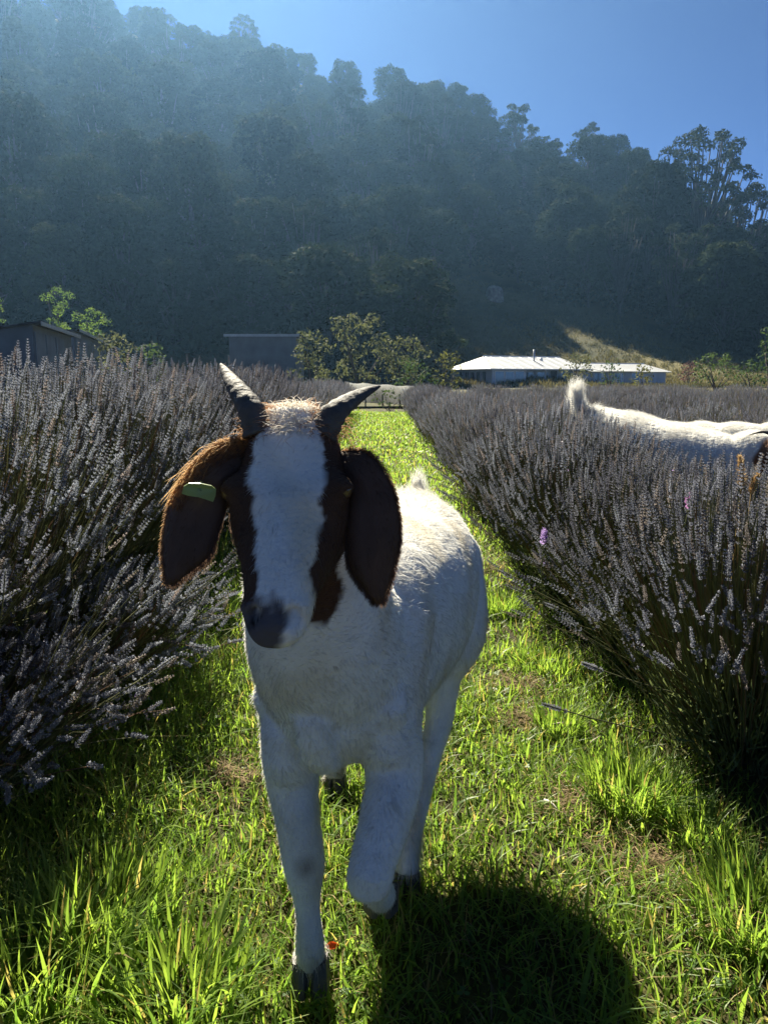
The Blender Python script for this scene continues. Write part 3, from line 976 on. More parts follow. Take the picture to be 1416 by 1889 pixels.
def rows():
    R = random.Random(11)
    n = 0
    # right hand row beside the path
    near_right = [
        (.98, 1.86, .85, BUSH_HI[0], 'big nearest lavender bush with green stems beside the path, right of the goat'),
        (1.36, 1.62, .86, BUSH_BROWN, 'brownish nearest lavender bush by the photo edge, beside the tussock'),
        (.95, 2.50, .80, BUSH_HI[1], 'lavender bush just behind the big nearest one, in front of the far white goat'),
        (1.52, 2.40, .80, BUSH_HI[2], 'lavender bush at the photo edge below the far goat head'),
        (.90, 3.15, .88, BUSH_HI[3], 'lavender bush below the raised tail of the far goat'),
        (1.45, 3.05, .68, BUSH_HI[4], 'lavender bush below the back of the far goat'),
        (.90, 3.85, .94, BUSH_HI[0], 'lavender bush beside the path just past the far goat tail'),
    ]
    for x, y, s, me, lab in near_right:
        lavender(me, x, y, s, lab, None, None, 26, pi)
    y = 4.45
    while y < 21.5:
        lavender((BUSH_HI if y < 8 else BUSH_LO)[R.randrange(4)], .95 + R.uniform(-.07, .07), y, R.uniform(.82, .94), 'grey lavender bush farther along the row at the right of the path', 'right row of lavender', None, 8 if y < 7 else 0, pi)
        y += .55
    near_left = [
        (-1.38, 1.50, .95, BUSH_TALL[0], 'nearest lavender bush at the left photo edge, flopping over the shaded grass'),
        (-1.34, 2.08, .96, BUSH_TALL[1], 'lavender bush on the left leaning towards the goat ear with the tag'),
        (-1.34, 2.70, .98, BUSH_TALL[2], 'third lavender bush of the left row counted from the photo edge'),
        (-1.30, 3.30, 1.0, BUSH_TALL[3], 'lavender bush of the left row reaching above the horizon beside the goat horn'),
    ]
    for x, y, s, me, lab in near_left:
        lavender(me, x, y, s, lab, None, R.uniform(-.5, .5), 30, 0)
    for x, y, s, lab in ((-1.03, 1.64, .80, 'low sprawling lavender flopping onto the shaded grass at the left photo edge'), (-.96, 2.2, .85, 'low sprawling lavender with stems lying towards the goat leg'), (-1.10, 1.12, .62, 'small sprawling lavender cut by the photo edge above the lower left corner')):
        lavender(BUSH_FLOP, x, y, s, lab, None, R.uniform(-.3, .3), 16, 0)
    y = 3.95
    while y < 21.5:
        lavender((BUSH_TALL if y < 8 else BUSH_LO)[R.randrange(4)], -1.32 + R.uniform(-.07, .07), y, R.uniform(.95, 1.06), 'grey lavender bush farther along the row at the left of the path', 'left row of lavender', R.uniform(-.5, .5) if y < 8 else None, 6 if y < 7 else 0, 0)
        y += .57
    # rows beyond, on both sides
    for xr, y0, y1 in ((-3.1, 3.6, 24), (-4.8, 6.5, 25), (-6.5, 9, 26), (-8.2, 12.5, 27), (3.05, 4.6, 25), (4.8, 7.6, 26), (6.5, 11, 27), (8.2, 14.5, 28), (10.2, 18.5, 29)):
        y = y0
        while y < y1:
            if n < 230:
                nth = ['second', 'third', 'fourth', 'fifth', 'sixth'][min(4, int(round((abs(xr) - 3.1) / 1.7)))]
                sdn = 'left' if xr < 0 else 'right'
                lavender(BUSH_LO[R.randrange(4)], xr + R.uniform(-.1, .1), y, R.uniform(.80, .93), f'lavender bush in the {nth} row out from the path on its {sdn} side', f'{nth} lavender row on the {sdn}', None)
                n += 1
            y += .74 + .012 * y

rows()
# bushes that close the far end of the field, in front of the shed and house
for i in range(22):
    xx = -7.5 + i * .42
    if -1.35 < xx < 1.3: continue
    lavender(BUSH_LO[i % 4], xx, 23.3 + random.uniform(-.3, .3), random.uniform(.88, 1.0), 'lavender bush in the last cross row at the far end of the field', 'last cross row of lavender')
# ------------------------------------------------------------------ goats
COAT = col_mat('goat_coat', rough=.85, spec=.15, bump=.25, bscale=160, noise=.10, nscale=22)
HORN = col_mat('goat_horn', rough=.7, spec=.2, noise=.3, nscale=60, bump=.3, bscale=90)
HOOF = flat_mat('goat_hoof', (.06, .053, .047), rough=.6, noise=.3, nscale=30)
EYE = flat_mat('goat_eye', (.085, .05, .022), rough=.06, spec=.8, noise=.1)
EARM = col_mat('goat_ear_skin', trans=.12, rough=.65, spec=.3, noise=.25, nscale=40)
TAGM = col_mat('green_ear_tag', trans=.15, rough=.4, spec=.4)

def hair_mat(name):
    m, nt, b, out = new_mat(name)
    N, L = nt.nodes, nt.links
    a = N.new('ShaderNodeAttribute'); a.attribute_name = 'Col'
    L.new(a.outputs['Color'], b.inputs['Base Color'])
    b.inputs['Roughness'].default_value = .5
    b.inputs['Specular IOR Level'].default_value = .5
    t = N.new('ShaderNodeBsdfTranslucent')
    g = N.new('ShaderNodeGamma'); g.inputs[1].default_value = .62
    L.new(a.outputs['Color'], g.inputs[0]); L.new(g.outputs[0], t.inputs['Color'])
    x = N.new('ShaderNodeMixShader'); x.inputs[0].default_value = .45
    L.new(b.outputs[0], x.inputs[1]); L.new(t.outputs[0], x.inputs[2])
    L.new(x.outputs[0], out.inputs['Surface'])
    return m

HAIR = hair_mat('goat_hair')

def hair_object(name, roots, nors, flows, length, radius, colors, parent, droop=.25, lift=.35, curl=.15, seed=0):
    r = np.random.default_rng(seed)
    n, m = len(roots), 5
    flows = nrm(flows - nors * np.sum(flows * nors, 1, keepdims=True) + r.normal(size=(n, 3)) * curl)
    lift = np.broadcast_to(lift, (n,))[:, None]
    d0 = nrm(nors * lift + flows)
    t = np.linspace(0, 1, m)[None, :, None]
    L = length[:, None, None]
    P = roots[:, None] - nors[:, None] * .001 + d0[:, None] * L * t + (flows[:, None] * .35 - nors[:, None] * lift[:, None] * .45 + np.array([0, 0, -droop])) * L * t * t
    P = P + np.cumsum(r.normal(size=(n, m, 3)) * L * .03 * (t > 0), 1)
    c = bpy.data.hair_curves.new(name)
    c.add_curves([m] * n)
    c.attributes['position'].data.foreach_set('vector', P.astype(np.float32).ravel())
    ra = c.attributes.new('radius', 'FLOAT', 'POINT')
    rr = (np.broadcast_to(radius, (n,))[:, None] * np.array([1, .95, .8, .55, .12])[None]).astype(np.float32)
    ra.data.foreach_set('value', rr.ravel())
    ca = c.attributes.new('Col', 'FLOAT_COLOR', 'POINT')
    cc = np.ones((n, m, 4), np.float32); cc[..., :3] = colors[:, None]
    ca.data.foreach_set('color', cc.ravel())
    c.materials.append(HAIR)
    o = link(name, c, parent)
    o['kind'] = 'stuff'
    return o

def remesh(chunks, voxel, smooth):
    V, F, n = [], [], 0
    for v, f in chunks:
        V.append(v); F += [tuple(i + n for i in q) for q in f]; n += len(v)
    me = mk_mesh('tmp', np.vstack(V), F)
    o = link('tmp', me)
    md = o.modifiers.new('r', 'REMESH'); md.mode = 'VOXEL'; md.voxel_size = voxel
    ms = o.modifiers.new('s', 'SMOOTH'); ms.factor = .5; ms.iterations = smooth
    dg = bpy.context.evaluated_depsgraph_get()
    out = bpy.data.meshes.new_from_object(o.evaluated_get(dg))
    bpy.data.objects.remove(o); bpy.data.meshes.remove(me)
    return out

def get_v(me):
    a = np.zeros(len(me.vertices) * 3, np.float32); me.vertices.foreach_get('co', a)
    return a.reshape(-1, 3).astype(float)

def get_n(me):
    a = np.zeros(len(me.vertices) * 3, np.float32); me.vertex_normals.foreach_get('vector', a)
    return a.reshape(-1, 3).astype(float)

def surface_samples(me, n, r, weight):
    me.calc_loop_triangles()
    t = np.zeros(len(me.loop_triangles) * 3, np.int32); me.loop_triangles.foreach_get('vertices', t)
    t = t.reshape(-1, 3)
    V, N = get_v(me), get_n(me)
    ar = np.linalg.norm(np.cross(V[t[:, 1]] - V[t[:, 0]], V[t[:, 2]] - V[t[:, 0]]), axis=1) * weight[t].mean(1)
    idx = r.choice(len(t), n, p=ar / ar.sum())
    u, v = r.random(n), r.random(n)
    sw = u + v > 1
    u[sw], v[sw] = 1 - u[sw], 1 - v[sw]
    q = t[idx]
    P = V[q[:, 0]] * (1 - u - v)[:, None] + V[q[:, 1]] * u[:, None] + V[q[:, 2]] * v[:, None]
    M = nrm(N[q[:, 0]] * (1 - u - v)[:, None] + N[q[:, 1]] * u[:, None] + N[q[:, 2]] * v[:, None])
    return P, M

class HeadFrame:
    def __init__(s, poll, nose, lateral):
        s.o = np.asarray(poll, float); s.L = np.linalg.norm(nose - poll)
        s.a = nrm(nose - poll)
        s.l = nrm(lateral - s.a * np.dot(lateral, s.a))
        d = np.cross(s.l, s.a)
        s.d = d if d[1] < 0 or True else -d
    def local(s, p):
        q = np.asarray(p) - s.o
        return np.stack([q @ s.a / s.L, q @ s.l, q @ s.d], -1)
    def w(s, t, l, d):
        return s.o + s.a * t * s.L + s.l * l + s.d * d

HEAD_T = [-.17, -.06, .05, .18, .32, .46, .60, .74, .88, .98, 1.045]
HEAD_W = [.026, .050, .060, .069, .074, .070, .056, .044, .0385, .034, .020]
HEAD_D = [.050, .085, .105, .118, .126, .124, .103, .080, .066, .054, .030]

def head_chunks(H, k=1.0):
    P, side = [], []
    for t, w, d in zip(HEAD_T, HEAD_W, HEAD_D):
        P.append(H.w(t, 0, -d * .5 * k + (.004 if t < .1 else 0)))
    out = [loft(spline(P, 30), spline(np.array(HEAD_W)[:, None] * k, 30)[:, 0], spline(np.array(HEAD_D)[:, None] * .5 * k, 30)[:, 0], H.l, 24, 2.35)]
    for sg in (-1, 1):
        c = [H.w(.22, sg * .052 * k, -.022 * k), H.w(.30, sg * .062 * k, -.024 * k), H.w(.39, sg * .056 * k, -.028 * k)]
        out.append(loft(c, [.010, .020, .008], [.010, .019, .008], H.l, 12))
        out.append(loft([H.w(.80, sg * .018 * k, -.018), H.w(.90, sg * .022 * k, -.020), H.w(1.0, sg * .018 * k, -.024)], [.008, .019, .010], [.008, .017, .010], H.l, 12))
    return out

def head_sculpt(V, H):
    """nostrils, mouth slit, hollow in front of the eyes"""
    q = H.local(V)
    for sg in (-1, 1):
        g = np.exp(-(((q[:, 0] - .965) / .035) ** 2 + ((q[:, 1] - sg * .021) / .0075) ** 2 + ((q[:, 2] + .012) / .020) ** 2))
        V = V - H.a * (g * .014)[:, None] - H.l * (sg * g * .002)[:, None] - H.d * (g * .010)[:, None]
    g = np.exp(-(((q[:, 0] - .27) / .10) ** 2 + (q[:, 1] / .018) ** 2)) * (q[:, 2] > -.05)
    V = V - H.d * (g * .005)[:, None]
    for sg in (-1, 1):
        g = np.exp(-(((q[:, 0] - .47) / .08) ** 2 + ((q[:, 1] - sg * .045) / .016) ** 2)) * (q[:, 2] > -.07)
        V = V - H.d * (g * .006)[:, None]
    g = np.exp(-(((q[:, 0] - .62) / .2) ** 2 + (q[:, 1] / .012) ** 2)) * (q[:, 2] > -.05)
    V = V + H.d * (g * .004)[:, None]
    m = np.exp(-((q[:, 2] + .040 + .02 * (1 - q[:, 0])) / .0042) ** 2) * (q[:, 0] > .74)
    c = H.w(.9, 0, -.03)
    out = nrm(V - c)
    V = V - out * (m * .007)[:, None]
    return V

def hoof_parts(parent, p, ang, base, k=1.0, pitch=0.0):
    """cloven hoof: two toes"""
    m = MB()
    for sg in (-1, 1):
        V = []
        for zz, w, f0, f1 in ((.044, .0125, -.016, .016), (.022, .0145, -.018, .024), (-.006, .016, -.020, .032)):
            V += [(sg * .017 - w, f0, zz), (sg * .017 + w, f0, zz), (sg * .016 + w * .9, f1 * .6, zz), (sg * .012 + w * .25, f1, zz), (sg * .012 - w * .3, f1, zz), (sg * .016 - w * .9, f1 * .6, zz)]
        V = np.array(V) * k
        F = [tuple(range(6))[::-1] if False else tuple(range(6)), tuple(range(12, 18))[::-1]]
        for i in range(2):
            for j in range(6):
                F.append((i * 6 + j, (i + 1) * 6 + j, (i + 1) * 6 + (j + 1) % 6, i * 6 + (j + 1) % 6))
        m.add(V, F)
    me = m.mesh('hoof', HOOF, False)
    o = link('hoof', me, parent, tuple(np.asarray(p) - base))
    o.rotation_euler = (pitch, 0, ang)
    return o

def horn(P, r0, base, parent, side):
    n = 34
    C = spline(P, n)
    f = np.linspace(0, 1, n)
    rad = r0 * (1 - f) ** .75 * (1 + .085 * np.sin(f * 62) * (1 - f)) + .0012
    V, F = loft(C - base, rad, rad * .78, side, 16, 2.0)
    g = np.repeat(f, 16)[:, None]
    c = np.array([.095, .088, .080]) * (1 - g) + np.array([.05, .047, .046]) * g
    return link('horn', mk_mesh('horn', V, F, c, True, HORN), parent)

def ear(P, hw, sides, base, parent, bend, c_out, c_in, thick=.004, curlf=.42):
    """leaf-shaped drooping ear: a cupped sheet with thickness; returns object, outer grid"""
    n, m = 22, 11
    C = spline(P, n); W = spline(np.asarray(hw, float)[:, None], n)[:, 0]; S = nrm(spline(sides, n))
    T = nrm(np.gradient(C, axis=0))
    Nn = nrm(np.cross(S, T)) * bend
    G = np.zeros((n, m, 3))
    for j in range(m):
        u = -1 + 2 * j / (m - 1)
        G[:, j] = C + S * (W * u)[:, None] - Nn * (W * (curlf * u * u + .16 * math.exp(-((u - .25) / .22) ** 2) - .05 * math.sin(5 * u)))[:, None]
    A = G.reshape(-1, 3)
    u = np.tile(np.abs(np.linspace(-1, 1, m)), n)
    th = thick * (1 - .75 * u ** 3)
    B = A - np.repeat(Nn, m, 0) * th[:, None]
    k = n * m
    F = []
    for i in range(n - 1):
        for j in range(m - 1):
            a, b, c, d = i * m + j, i * m + j + 1, (i + 1) * m + j + 1, (i + 1) * m + j
            F += [(a, b, c, d), (k + d, k + c, k + b, k + a)]
    for i in range(n - 1):
        F += [(i * m, (i + 1) * m, k + (i + 1) * m, k + i * m), ((i + 1) * m + m - 1, i * m + m - 1, k + i * m + m - 1, k + (i + 1) * m + m - 1)]
    for j in range(m - 1):
        F += [(j + 1, j, k + j, k + j + 1), ((n - 1) * m + j, (n - 1) * m + j + 1, k + (n - 1) * m + j + 1, k + (n - 1) * m + j)]
    V = np.vstack([A, B]) - base
    Cc = np.vstack([np.tile(c_out, (k, 1)), np.tile(c_in, (k, 1))])
    o = link('ear', mk_mesh('ear', V, F, Cc, True, EARM), parent)
    return o, G, Nn, T

DARKB = np.array([.060, .032, .020])
REDB = np.array([.17, .065, .022])
WHITE = np.array([.70, .69, .645])

# ---------------- the near goat, walking towards the camera
def near_goat():
    r = np.random.default_rng(21)
    psi = math.radians(11.5)
    b = np.array([math.sin(psi), math.cos(psi), 0]); l = np.array([math.cos(psi), -math.sin(psi), 0])
    S = np.array([-.075, 1.12, 0])
    base = np.array([0.0, 1.35, 0.0])
    e = empty('goat', base, 'brown headed white goat with horns walking towards the camera on the grass path', 'goat')
    ch = []
    sec = np.array([(-.115, .565, .045, .060), (-.08, .56, .085, .105), (-.03, .56, .118, .148), (.05, .565, .138, .178), (.14, .570, .150, .186), (.27, .562, .168, .188), (.41, .552, .184, .190), (.53, .560, .186, .180), (.63, .588, .172, .155), (.71, .605, .148, .135), (.775, .612, .10, .105), (.81, .612, .04, .06)])
    sec = spline(sec, 34)
    ch.append(loft(S + np.outer(sec[:, 0], b) + np.outer(sec[:, 1], [0, 0, 1]), sec[:, 2], sec[:, 3], l, 28, 2.25))
    # head
    poll, nose = at(530, 785, .875), at(499, 1150, .735)
    H = HeadFrame(poll, nose, np.array([1, -.06, .03]))
    if H.d[1] > 0: H.d = -H.d
    ch += head_chunks(H, 1.0)
    # neck
    nk = np.array([(*H.w(.10, 0, -.075), .056, .060), (-.108, .955, .835, .070, .085), (-.103, 1.00, .745, .090, .108), (-.092, 1.055, .660, .112, .130), (-.078, 1.13, .585, .125, .150)])
    nk = spline(nk, 18)
    ch.append(loft(nk[:, :3], nk[:, 3], nk[:, 4], l, 24, 2.1))
    # shoulders
    for sg in (-1, 1):
        c = [S + b * -.035 + l * sg * .085 + np.array([0, 0, .60]), S + b * -.05 + l * sg * .092 + np.array([0, 0, .53]), S + b * -.02 + l * sg * .090 + np.array([0, 0, .45])]
        ch.append(loft(c, [.02, .032, .022], [.02, .030, .022], l, 12))
    ch.append(loft(spline([S + b * -.12 + np.array([0, 0, .60]), S + b * -.135 + np.array([0, 0, .53]), S + b * -.10 + np.array([0, 0, .46]), S + b * -.02 + np.array([0, 0, .415])], 8), [.02, .026, .028, .028, .027, .025, .022, .016], [.018, .02, .022, .022, .022, .02, .018, .012], l, 12))
    def leg(rows, n=26):
        rows = spline(np.array(rows, float), n)
        ch.append(loft(rows[:, :3], rows[:, 3], rows[:, 4], l, 16, 2.0))
    # planted foreleg (image left)
    k1, f1, h1 = at(561, 1595, 1.085), at(571, 1740, 1.075), at(572, 1812, 1.075)
    el = at(540, 1425, 1.115)
    leg([(*(S + b * .09 + l * -.085 + np.array([0, 0, .64])), .050, .085), (*(at(548, 1330, 1.12)), .054, .088), (*el, .044, .058), (*at(549, 1510, 1.095), .036, .042), (*k1, .0340, .037), (*at(567, 1670, 1.08), .0205, .024), (*f1, .0240, .028), (*(h1 + [0, .01, .035]), .025, .028)])
    # lifted foreleg, knee bent
    k2 = at(681, 1622, .985)
    el2 = at(728, 1420, 1.10)
    fet2 = k2 + np.array([.016, .105, -.105])
    leg([(*(S + b * .09 + l * .095 + np.array([0, 0, .64])), .050, .085), (*at(715, 1320, 1.12), .056, .088), (*el2, .047, .058), (*at(710, 1515, 1.04), .041, .044), (*at(689, 1585, 1.0), .0355, .036), (*k2, .0345, .034), (*(k2 + [.004, .036, -.030]), .028, .028), (*(k2 + [.010, .072, -.070]), .0225, .024), (*fet2, .025, .026), (*(fet2 + [0, .030, -.030]), .023, .024)])
    # hind legs
    hipR = S + b * .66 + l * .105 + np.array([0, 0, .60])
    hL = np.array([.045, 1.345, .035])
    leg([(*hipR, .075, .11), (*(S + b * .53 + l * .145 + np.array([0, 0, .46])), .062, .095), (*(S + b * .50 + l * .11 + np.array([0, 0, .36])), .045, .062), (*(np.array([.125, 1.56, .265])), .032, .040), (*(np.array([.10, 1.50, .21])), .026, .031), (*(np.array([.066, 1.405, .115])), .021, .023), (*(np.array([.05, 1.362, .075])), .024, .026), (*hL, .024, .026)])
    hipL = S + b * .66 - l * .105 + np.array([0, 0, .60])
    hR = np.array([-.125, 1.70, .035])
    leg([(*hipL, .075, .11), (*(S + b * .55 - l * .14 + np.array([0, 0, .47])), .062, .095), (*(np.array([-.10, 1.76, .36])), .045, .062), (*(np.array([-.10, 1.83, .285])), .032, .040), (*(np.array([-.105, 1.815, .225])), .026, .031), (*(np.array([-.115, 1.765, .13])), .021, .023), (*(np.array([-.12, 1.73, .08])), .024, .026), (*hR, .024, .026)])
    # tail, carried up
    tb = S + b * .775 + np.array([0, 0, .675])
    ch.append(loft(spline([tb - b * .05 - [0, 0, .03], tb + b * .04 + [0, 0, .02], tb + b * .06 + [0, 0, .055], tb + b * .05 + [0, 0, .085]], 10), np.linspace(.034, .008, 10), np.linspace(.026, .006, 10), l, 12))
    me = remesh(ch, .0050, 7)
    V = get_v(me)
    V = head_sculpt(V, H)
    me.vertices.foreach_set('co', (V - base).astype(np.float32).ravel()); me.update()

    def coat(P):
        q = H.local(P)
        t, a, d = q[:, 0], q[:, 1], q[:, 2]
        wob = vnoise(P[:, 0] * 55, P[:, 2] * 55, 9) * .0035 + vnoise(P[:, 0] * 160, P[:, 2] * 160, 4) * .0018
        lo = np.interp(t, [-.1, .1, .33, .6, .78, .9, 1.1], [-.036, -.042, -.041, -.030, -.020, -.022, -.03]) + wob
        hi = np.interp(t, [-.1, .1, .33, .55, .73, .9, 1.1], [.034, .046, .049, .042, .037, .040, .04]) + wob
        neckz = (P - H.w(.1, 0, -.075))
        onhead = (t > -.35) & (t < 1.2) & (d > -.135) & (np.abs(a) < .12)
        dist = np.linalg.norm((P - H.w(.42, 0, -.07)) / np.array([1, 1, 1]), axis=1)
        onhead &= (dist < .20)
        throat = np.clip((np.linalg.norm(P - H.w(.25, 0, -.075), axis=1) - .135 + wob * 3) / .012, 0, 1)
        throat = np.where(t > .45, np.clip((-d - .118 + wob) / .01, 0, 1), throat)
        blaze = np.clip((a - lo) / .004, 0, 1) * np.clip((hi - a) / .004, 0, 1) * np.clip((d + .055) / .012, 0, 1)
        jawwhite = np.clip((t - .80) / .05, 0, 1) * np.clip((a - .018 + wob) / .006, 0, 1)
        blaze = np.maximum(blaze, jawwhite)
        nosed = np.clip((t - .855 - .9 * np.clip(a + .005, 0, 1) + wob * 9) / .07, 0, 1) * np.clip((.021 - .10 * np.clip(t - .98, 0, 1) - a + wob * 2.5) / .012, 0, 1)
        blaze = blaze * (1 - nosed)
        dark = np.where(onhead, (1 - blaze), 0) * (1 - throat * (t < .8))
        sA, sB = H.w(.52, .055, -.075), at(590, 1125, .91)
        ab = sB - sA; hh_ = np.clip(((P - sA) @ ab) / (ab @ ab), 0, 1)
        sd_ = np.linalg.norm(P - sA - hh_[:, None] * ab, axis=1)
        dark = np.maximum(dark, np.clip((.040 - .014 * hh_ - sd_ + wob * 1.5) / .008, 0, 1))
        red = np.clip((.12 - t) / .2, 0, 1)[:, None] * .55
        bc = DARKB * (1 - red) + REDB * red
        # bare dark nose skin
        bc = np.where((nosed * (t > .9))[:, None] > .5, np.array([.085, .078, .082]), bc)
        for sg_ in (-1, 1):
            nz_ = np.exp(-(((t - .968) / .030) ** 2 + ((a - sg_ * .0205 - sg_ * .25 * (t - .968)) / .0055) ** 2 + ((d + .014) / .022) ** 2))[:, None]
            bc = bc * (1 - np.clip(nz_ * 1.4, 0, .93))
        ml_ = (np.exp(-((d + .040 + .02 * (1 - t)) / .0030) ** 2) * (t > .78))[:, None]
        bc = bc * (1 - .8 * ml_)
        w = WHITE * (1 - .10 * np.clip(vnoise(P[:, 0] * 9, P[:, 2] * 9, 2), 0, 1))[:, None]
        tan = np.clip(vnoise(P[:, 0] * 14 + P[:, 1] * 9, P[:, 2] * 12, 17) - .1, 0, 1)[:, None]
        w = w * (1 - tan * np.array([.10, .17, .30]))
        # soil stains on knees and feet
        st = np.clip((.36 - P[:, 2]) / .30, 0, 1) * (.45 + .35 * vnoise(P[:, 0] * 30, P[:, 2] * 18, 6))
        w = w * (1 - np.clip(st, 0, .75)[:, None] * np.array([.45, .52, .60]))
        cal = np.clip((.030 - np.linalg.norm((P - k2 + np.array([0, -.03, -.005])) * [1, 1, 1.0], axis=1)) / .016, 0, 1) * .75 + np.clip((.026 - np.linalg.norm(P - at(566, 1605, 1.045), axis=1)) / .02, 0, 1) * .6
        w = w * (1 - np.clip(cal, 0, .8)[:, None] * np.array([.75, .8, .85]))
        w = w * (1 - .75 * ml_ * (t < 1.2)[:, None] * onhead[:, None])
        return w * (1 - dark[:, None]) + bc * dark[:, None]

    Vw = V
    a_ = me.attributes.new('Col', 'FLOAT_COLOR', 'POINT')
    c4 = np.ones((len(V), 4), np.float32); c4[:, :3] = coat(Vw); a_.data.foreach_set('color', c4.ravel())
    me.polygons.foreach_set('use_smooth', np.ones(len(me.polygons), bool))
    me.materials.clear(); me.materials.append(COAT)
    link('body', me, e)

    # coat hair
    wgt = np.ones(len(V)); 
    P, Nn = surface_samples(me, 120000, r, wgt)
    Pw = P + base
    q = H.local(Pw)
    onh = (np.linalg.norm(Pw - H.w(.42, 0, -.07), axis=1) < .20) & (q[:, 0] > -.3)
    along = (Pw - S) @ b
    dorsal = np.clip((Nn[:, 2] - .55) / .4, 0, 1)
    flow = np.where(onh[:, None], -H.a * .4 + Nn * 0 + np.sign(q[:, 1:2]) * H.l * .5 + np.array([0, 0, -.2]), b * .75 + np.array([0, 0, -.65]))
    wh_ = H.w(.24, .004, 0)
    flow = np.where((onh & (q[:, 2] > -.06))[:, None], nrm(Pw - wh_) + np.array([0, 0, -.25]), flow)
    cl_ = np.stack([vnoise(Pw[:, 0] * 22 + 3, Pw[:, 2] * 22 + Pw[:, 1] * 9, 41), vnoise(Pw[:, 1] * 22, Pw[:, 2] * 22, 42), vnoise(Pw[:, 0] * 22, Pw[:, 1] * 22 + Pw[:, 2] * 8, 43)], 1)
    flow = flow + cl_ * np.where(onh, .2, .38)[:, None]
    leglow = (Pw[:, 2] < .38)
    lk = np.clip((.50 - Pw[:, 2]) / .20, 0, 1)[:, None] * (~onh)[:, None]
    flow = flow * (1 - lk) + np.array([0, .25, -1.0]) * lk
    ln = np.where(onh, .0070, .0125 + .016 * dorsal - .004 * lk[:, 0]) * r.uniform(.6, 1.25, len(P))
    tail = np.linalg.norm(Pw - (tb + [0, .02, .07]), axis=1) < .10
    ln = np.where(tail, r.uniform(.03, .055, len(P)), ln)
    flow = np.where(tail[:, None], np.array([0, .25, 1.0]), flow)
    col = coat(Pw) * r.uniform(.62, 1.12, (len(P), 1))
    muzz = onh & (q[:, 0] > .90)
    ln = np.where(Pw[:, 2] < .105, np.maximum(ln, r.uniform(.012, .026, len(P))), ln)
    eyed = np.minimum(np.linalg.norm(Pw - H.w(.305, .0675, -.026), axis=1), np.linalg.norm(Pw - H.w(.305, -.0675, -.026), axis=1))
    keep = (eyed > .0150) & ~(muzz & (q[:, 2] > -.05) & (q[:, 1] < .02))
    hair_object('coat_hair', P[keep], Nn[keep], flow[keep], ln[keep], .00028, np.clip(col[keep], 0, 1), e, droop=.15, lift=np.where(tail, .9, np.where(onh, .35, .22 + .28 * dorsal))[keep], seed=3)
    # forelock and ruff between the horns
    n = 2600
    tt = r.uniform(-.16, .05, n); aa = r.normal(size=n) * .026
    rp = np.array([H.w(x_, y_, -.004 - 9 * y_ * y_ * .8 - .05 * max(0, -x_)) for x_, y_ in zip(tt, aa)])
    cc = np.where((np.abs(aa - .004) < .020 + r.normal(size=n) * .006)[:, None], np.array([.62, .55, .45]), REDB * 1.3) * r.uniform(.7, 1.2, (n, 1))
    hair_object('forelock', rp - base, np.tile(nrm(H.d * .45 - H.a * 1.0), (n, 1)), np.tile(-H.d * .2 - H.a * .6, (n, 1)) + r.normal(size=(n, 3)) * .8, r.uniform(.012, .026, n), .00030, np.clip(cc, 0, 1), e, droop=.3, lift=.8, curl=.4, seed=5)

    # horns
    horn([at(478, 800, .895), at(462, 755, .90), at(438, 718, .93), at(420, 692, .965), at(407, 671, .99)], .0185, base, e, H.l)
    horn([at(592, 800, .895), at(617, 762, .90), at(648, 738, .93), at(675, 723, .96), at(701, 712, .985)], .0185, base, e, H.l)

    # ears
    eL, G, En, Et = ear([at(478, 850, .895), at(430, 862, .872), at(385, 895, .852), at(350, 950, .84), at(332, 1018, .832), at(312, 1078, .83)],
                        [.022, .029, .032, .034, .030, .005], [(.25, 0, .97), (-.2, .05, .97), (-.62, .12, .78), (-.88, .2, .45), (-.97, .22, .2), (-1, .2, .1)], base, e, 1, DARKB * 1.3, DARKB * 1.2)
    eR, G2, En2, Et2 = ear([at(612, 858, .89), at(650, 868, .868), at(680, 920, .848), at(690, 990, .835), at(688, 1055, .83), at(698, 1114, .83)],
                           [.019, .026, .030, .0310, .025, .004], [(-.3, 0, -.95), (-.55, 0, -.83), (-.92, -.05, -.35), (-1, -.1, -.05), (-1, -.12, .02), (-1, -.1, .1)], base, e, 1, DARKB * 1.3, DARKB * 1.2)
    for (o, GG, NN, TT, sd) in ((eL, G, En, Et, 1), (eR, G2, En2, Et2, -1)):
        n, m = GG.shape[:2]
        k = 9000
        fi = r.random(k) * (n - 1.01); fj = np.clip(r.random(k), 0, 1) * (m - 1.01)
        edge = r.random(k) < .40
        fj = np.where(edge, np.where(r.random(k) < .5, r.random(k) * .25, m - 1.01 - r.random(k) * .25), fj)
        i0, j0 = fi.astype(int), fj.astype(int)
        ai, aj = (fi - i0)[:, None], (fj - j0)[:, None]
        p = GG[i0, j0] * (1 - ai) * (1 - aj) + GG[i0 + 1, j0] * ai * (1 - aj) + GG[i0, j0 + 1] * (1 - ai) * aj + GG[i0 + 1, j0 + 1] * ai * aj
        back = (r.random(k) < .5)
        nn = NN[i0] * np.where(back, -1, 1)[:, None]
        p = p - NN[i0] * np.where(back, .004, 0)[:, None]
        sde = nrm(GG[i0, -1] - GG[i0, 0]) * np.sign(fj - (m - 1) / 2)[:, None]
        fl = TT[i0] * .9 + sde * np.where(edge, .8, .15)[:, None]
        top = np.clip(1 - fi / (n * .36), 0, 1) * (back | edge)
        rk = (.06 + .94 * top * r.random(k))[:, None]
        cc = (DARKB * 1.0 * (1 - rk) + REDB * 1.8 * rk) * r.uniform(.7, 1.2, (k, 1))  # redder towards the ear root, backlit orange put into the hair colour
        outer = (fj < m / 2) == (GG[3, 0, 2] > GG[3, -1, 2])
        rim_lit = (edge & outer & (r.random(k) < (.55 if sd == 1 else .25 * (fi < n * .5))))[:, None]
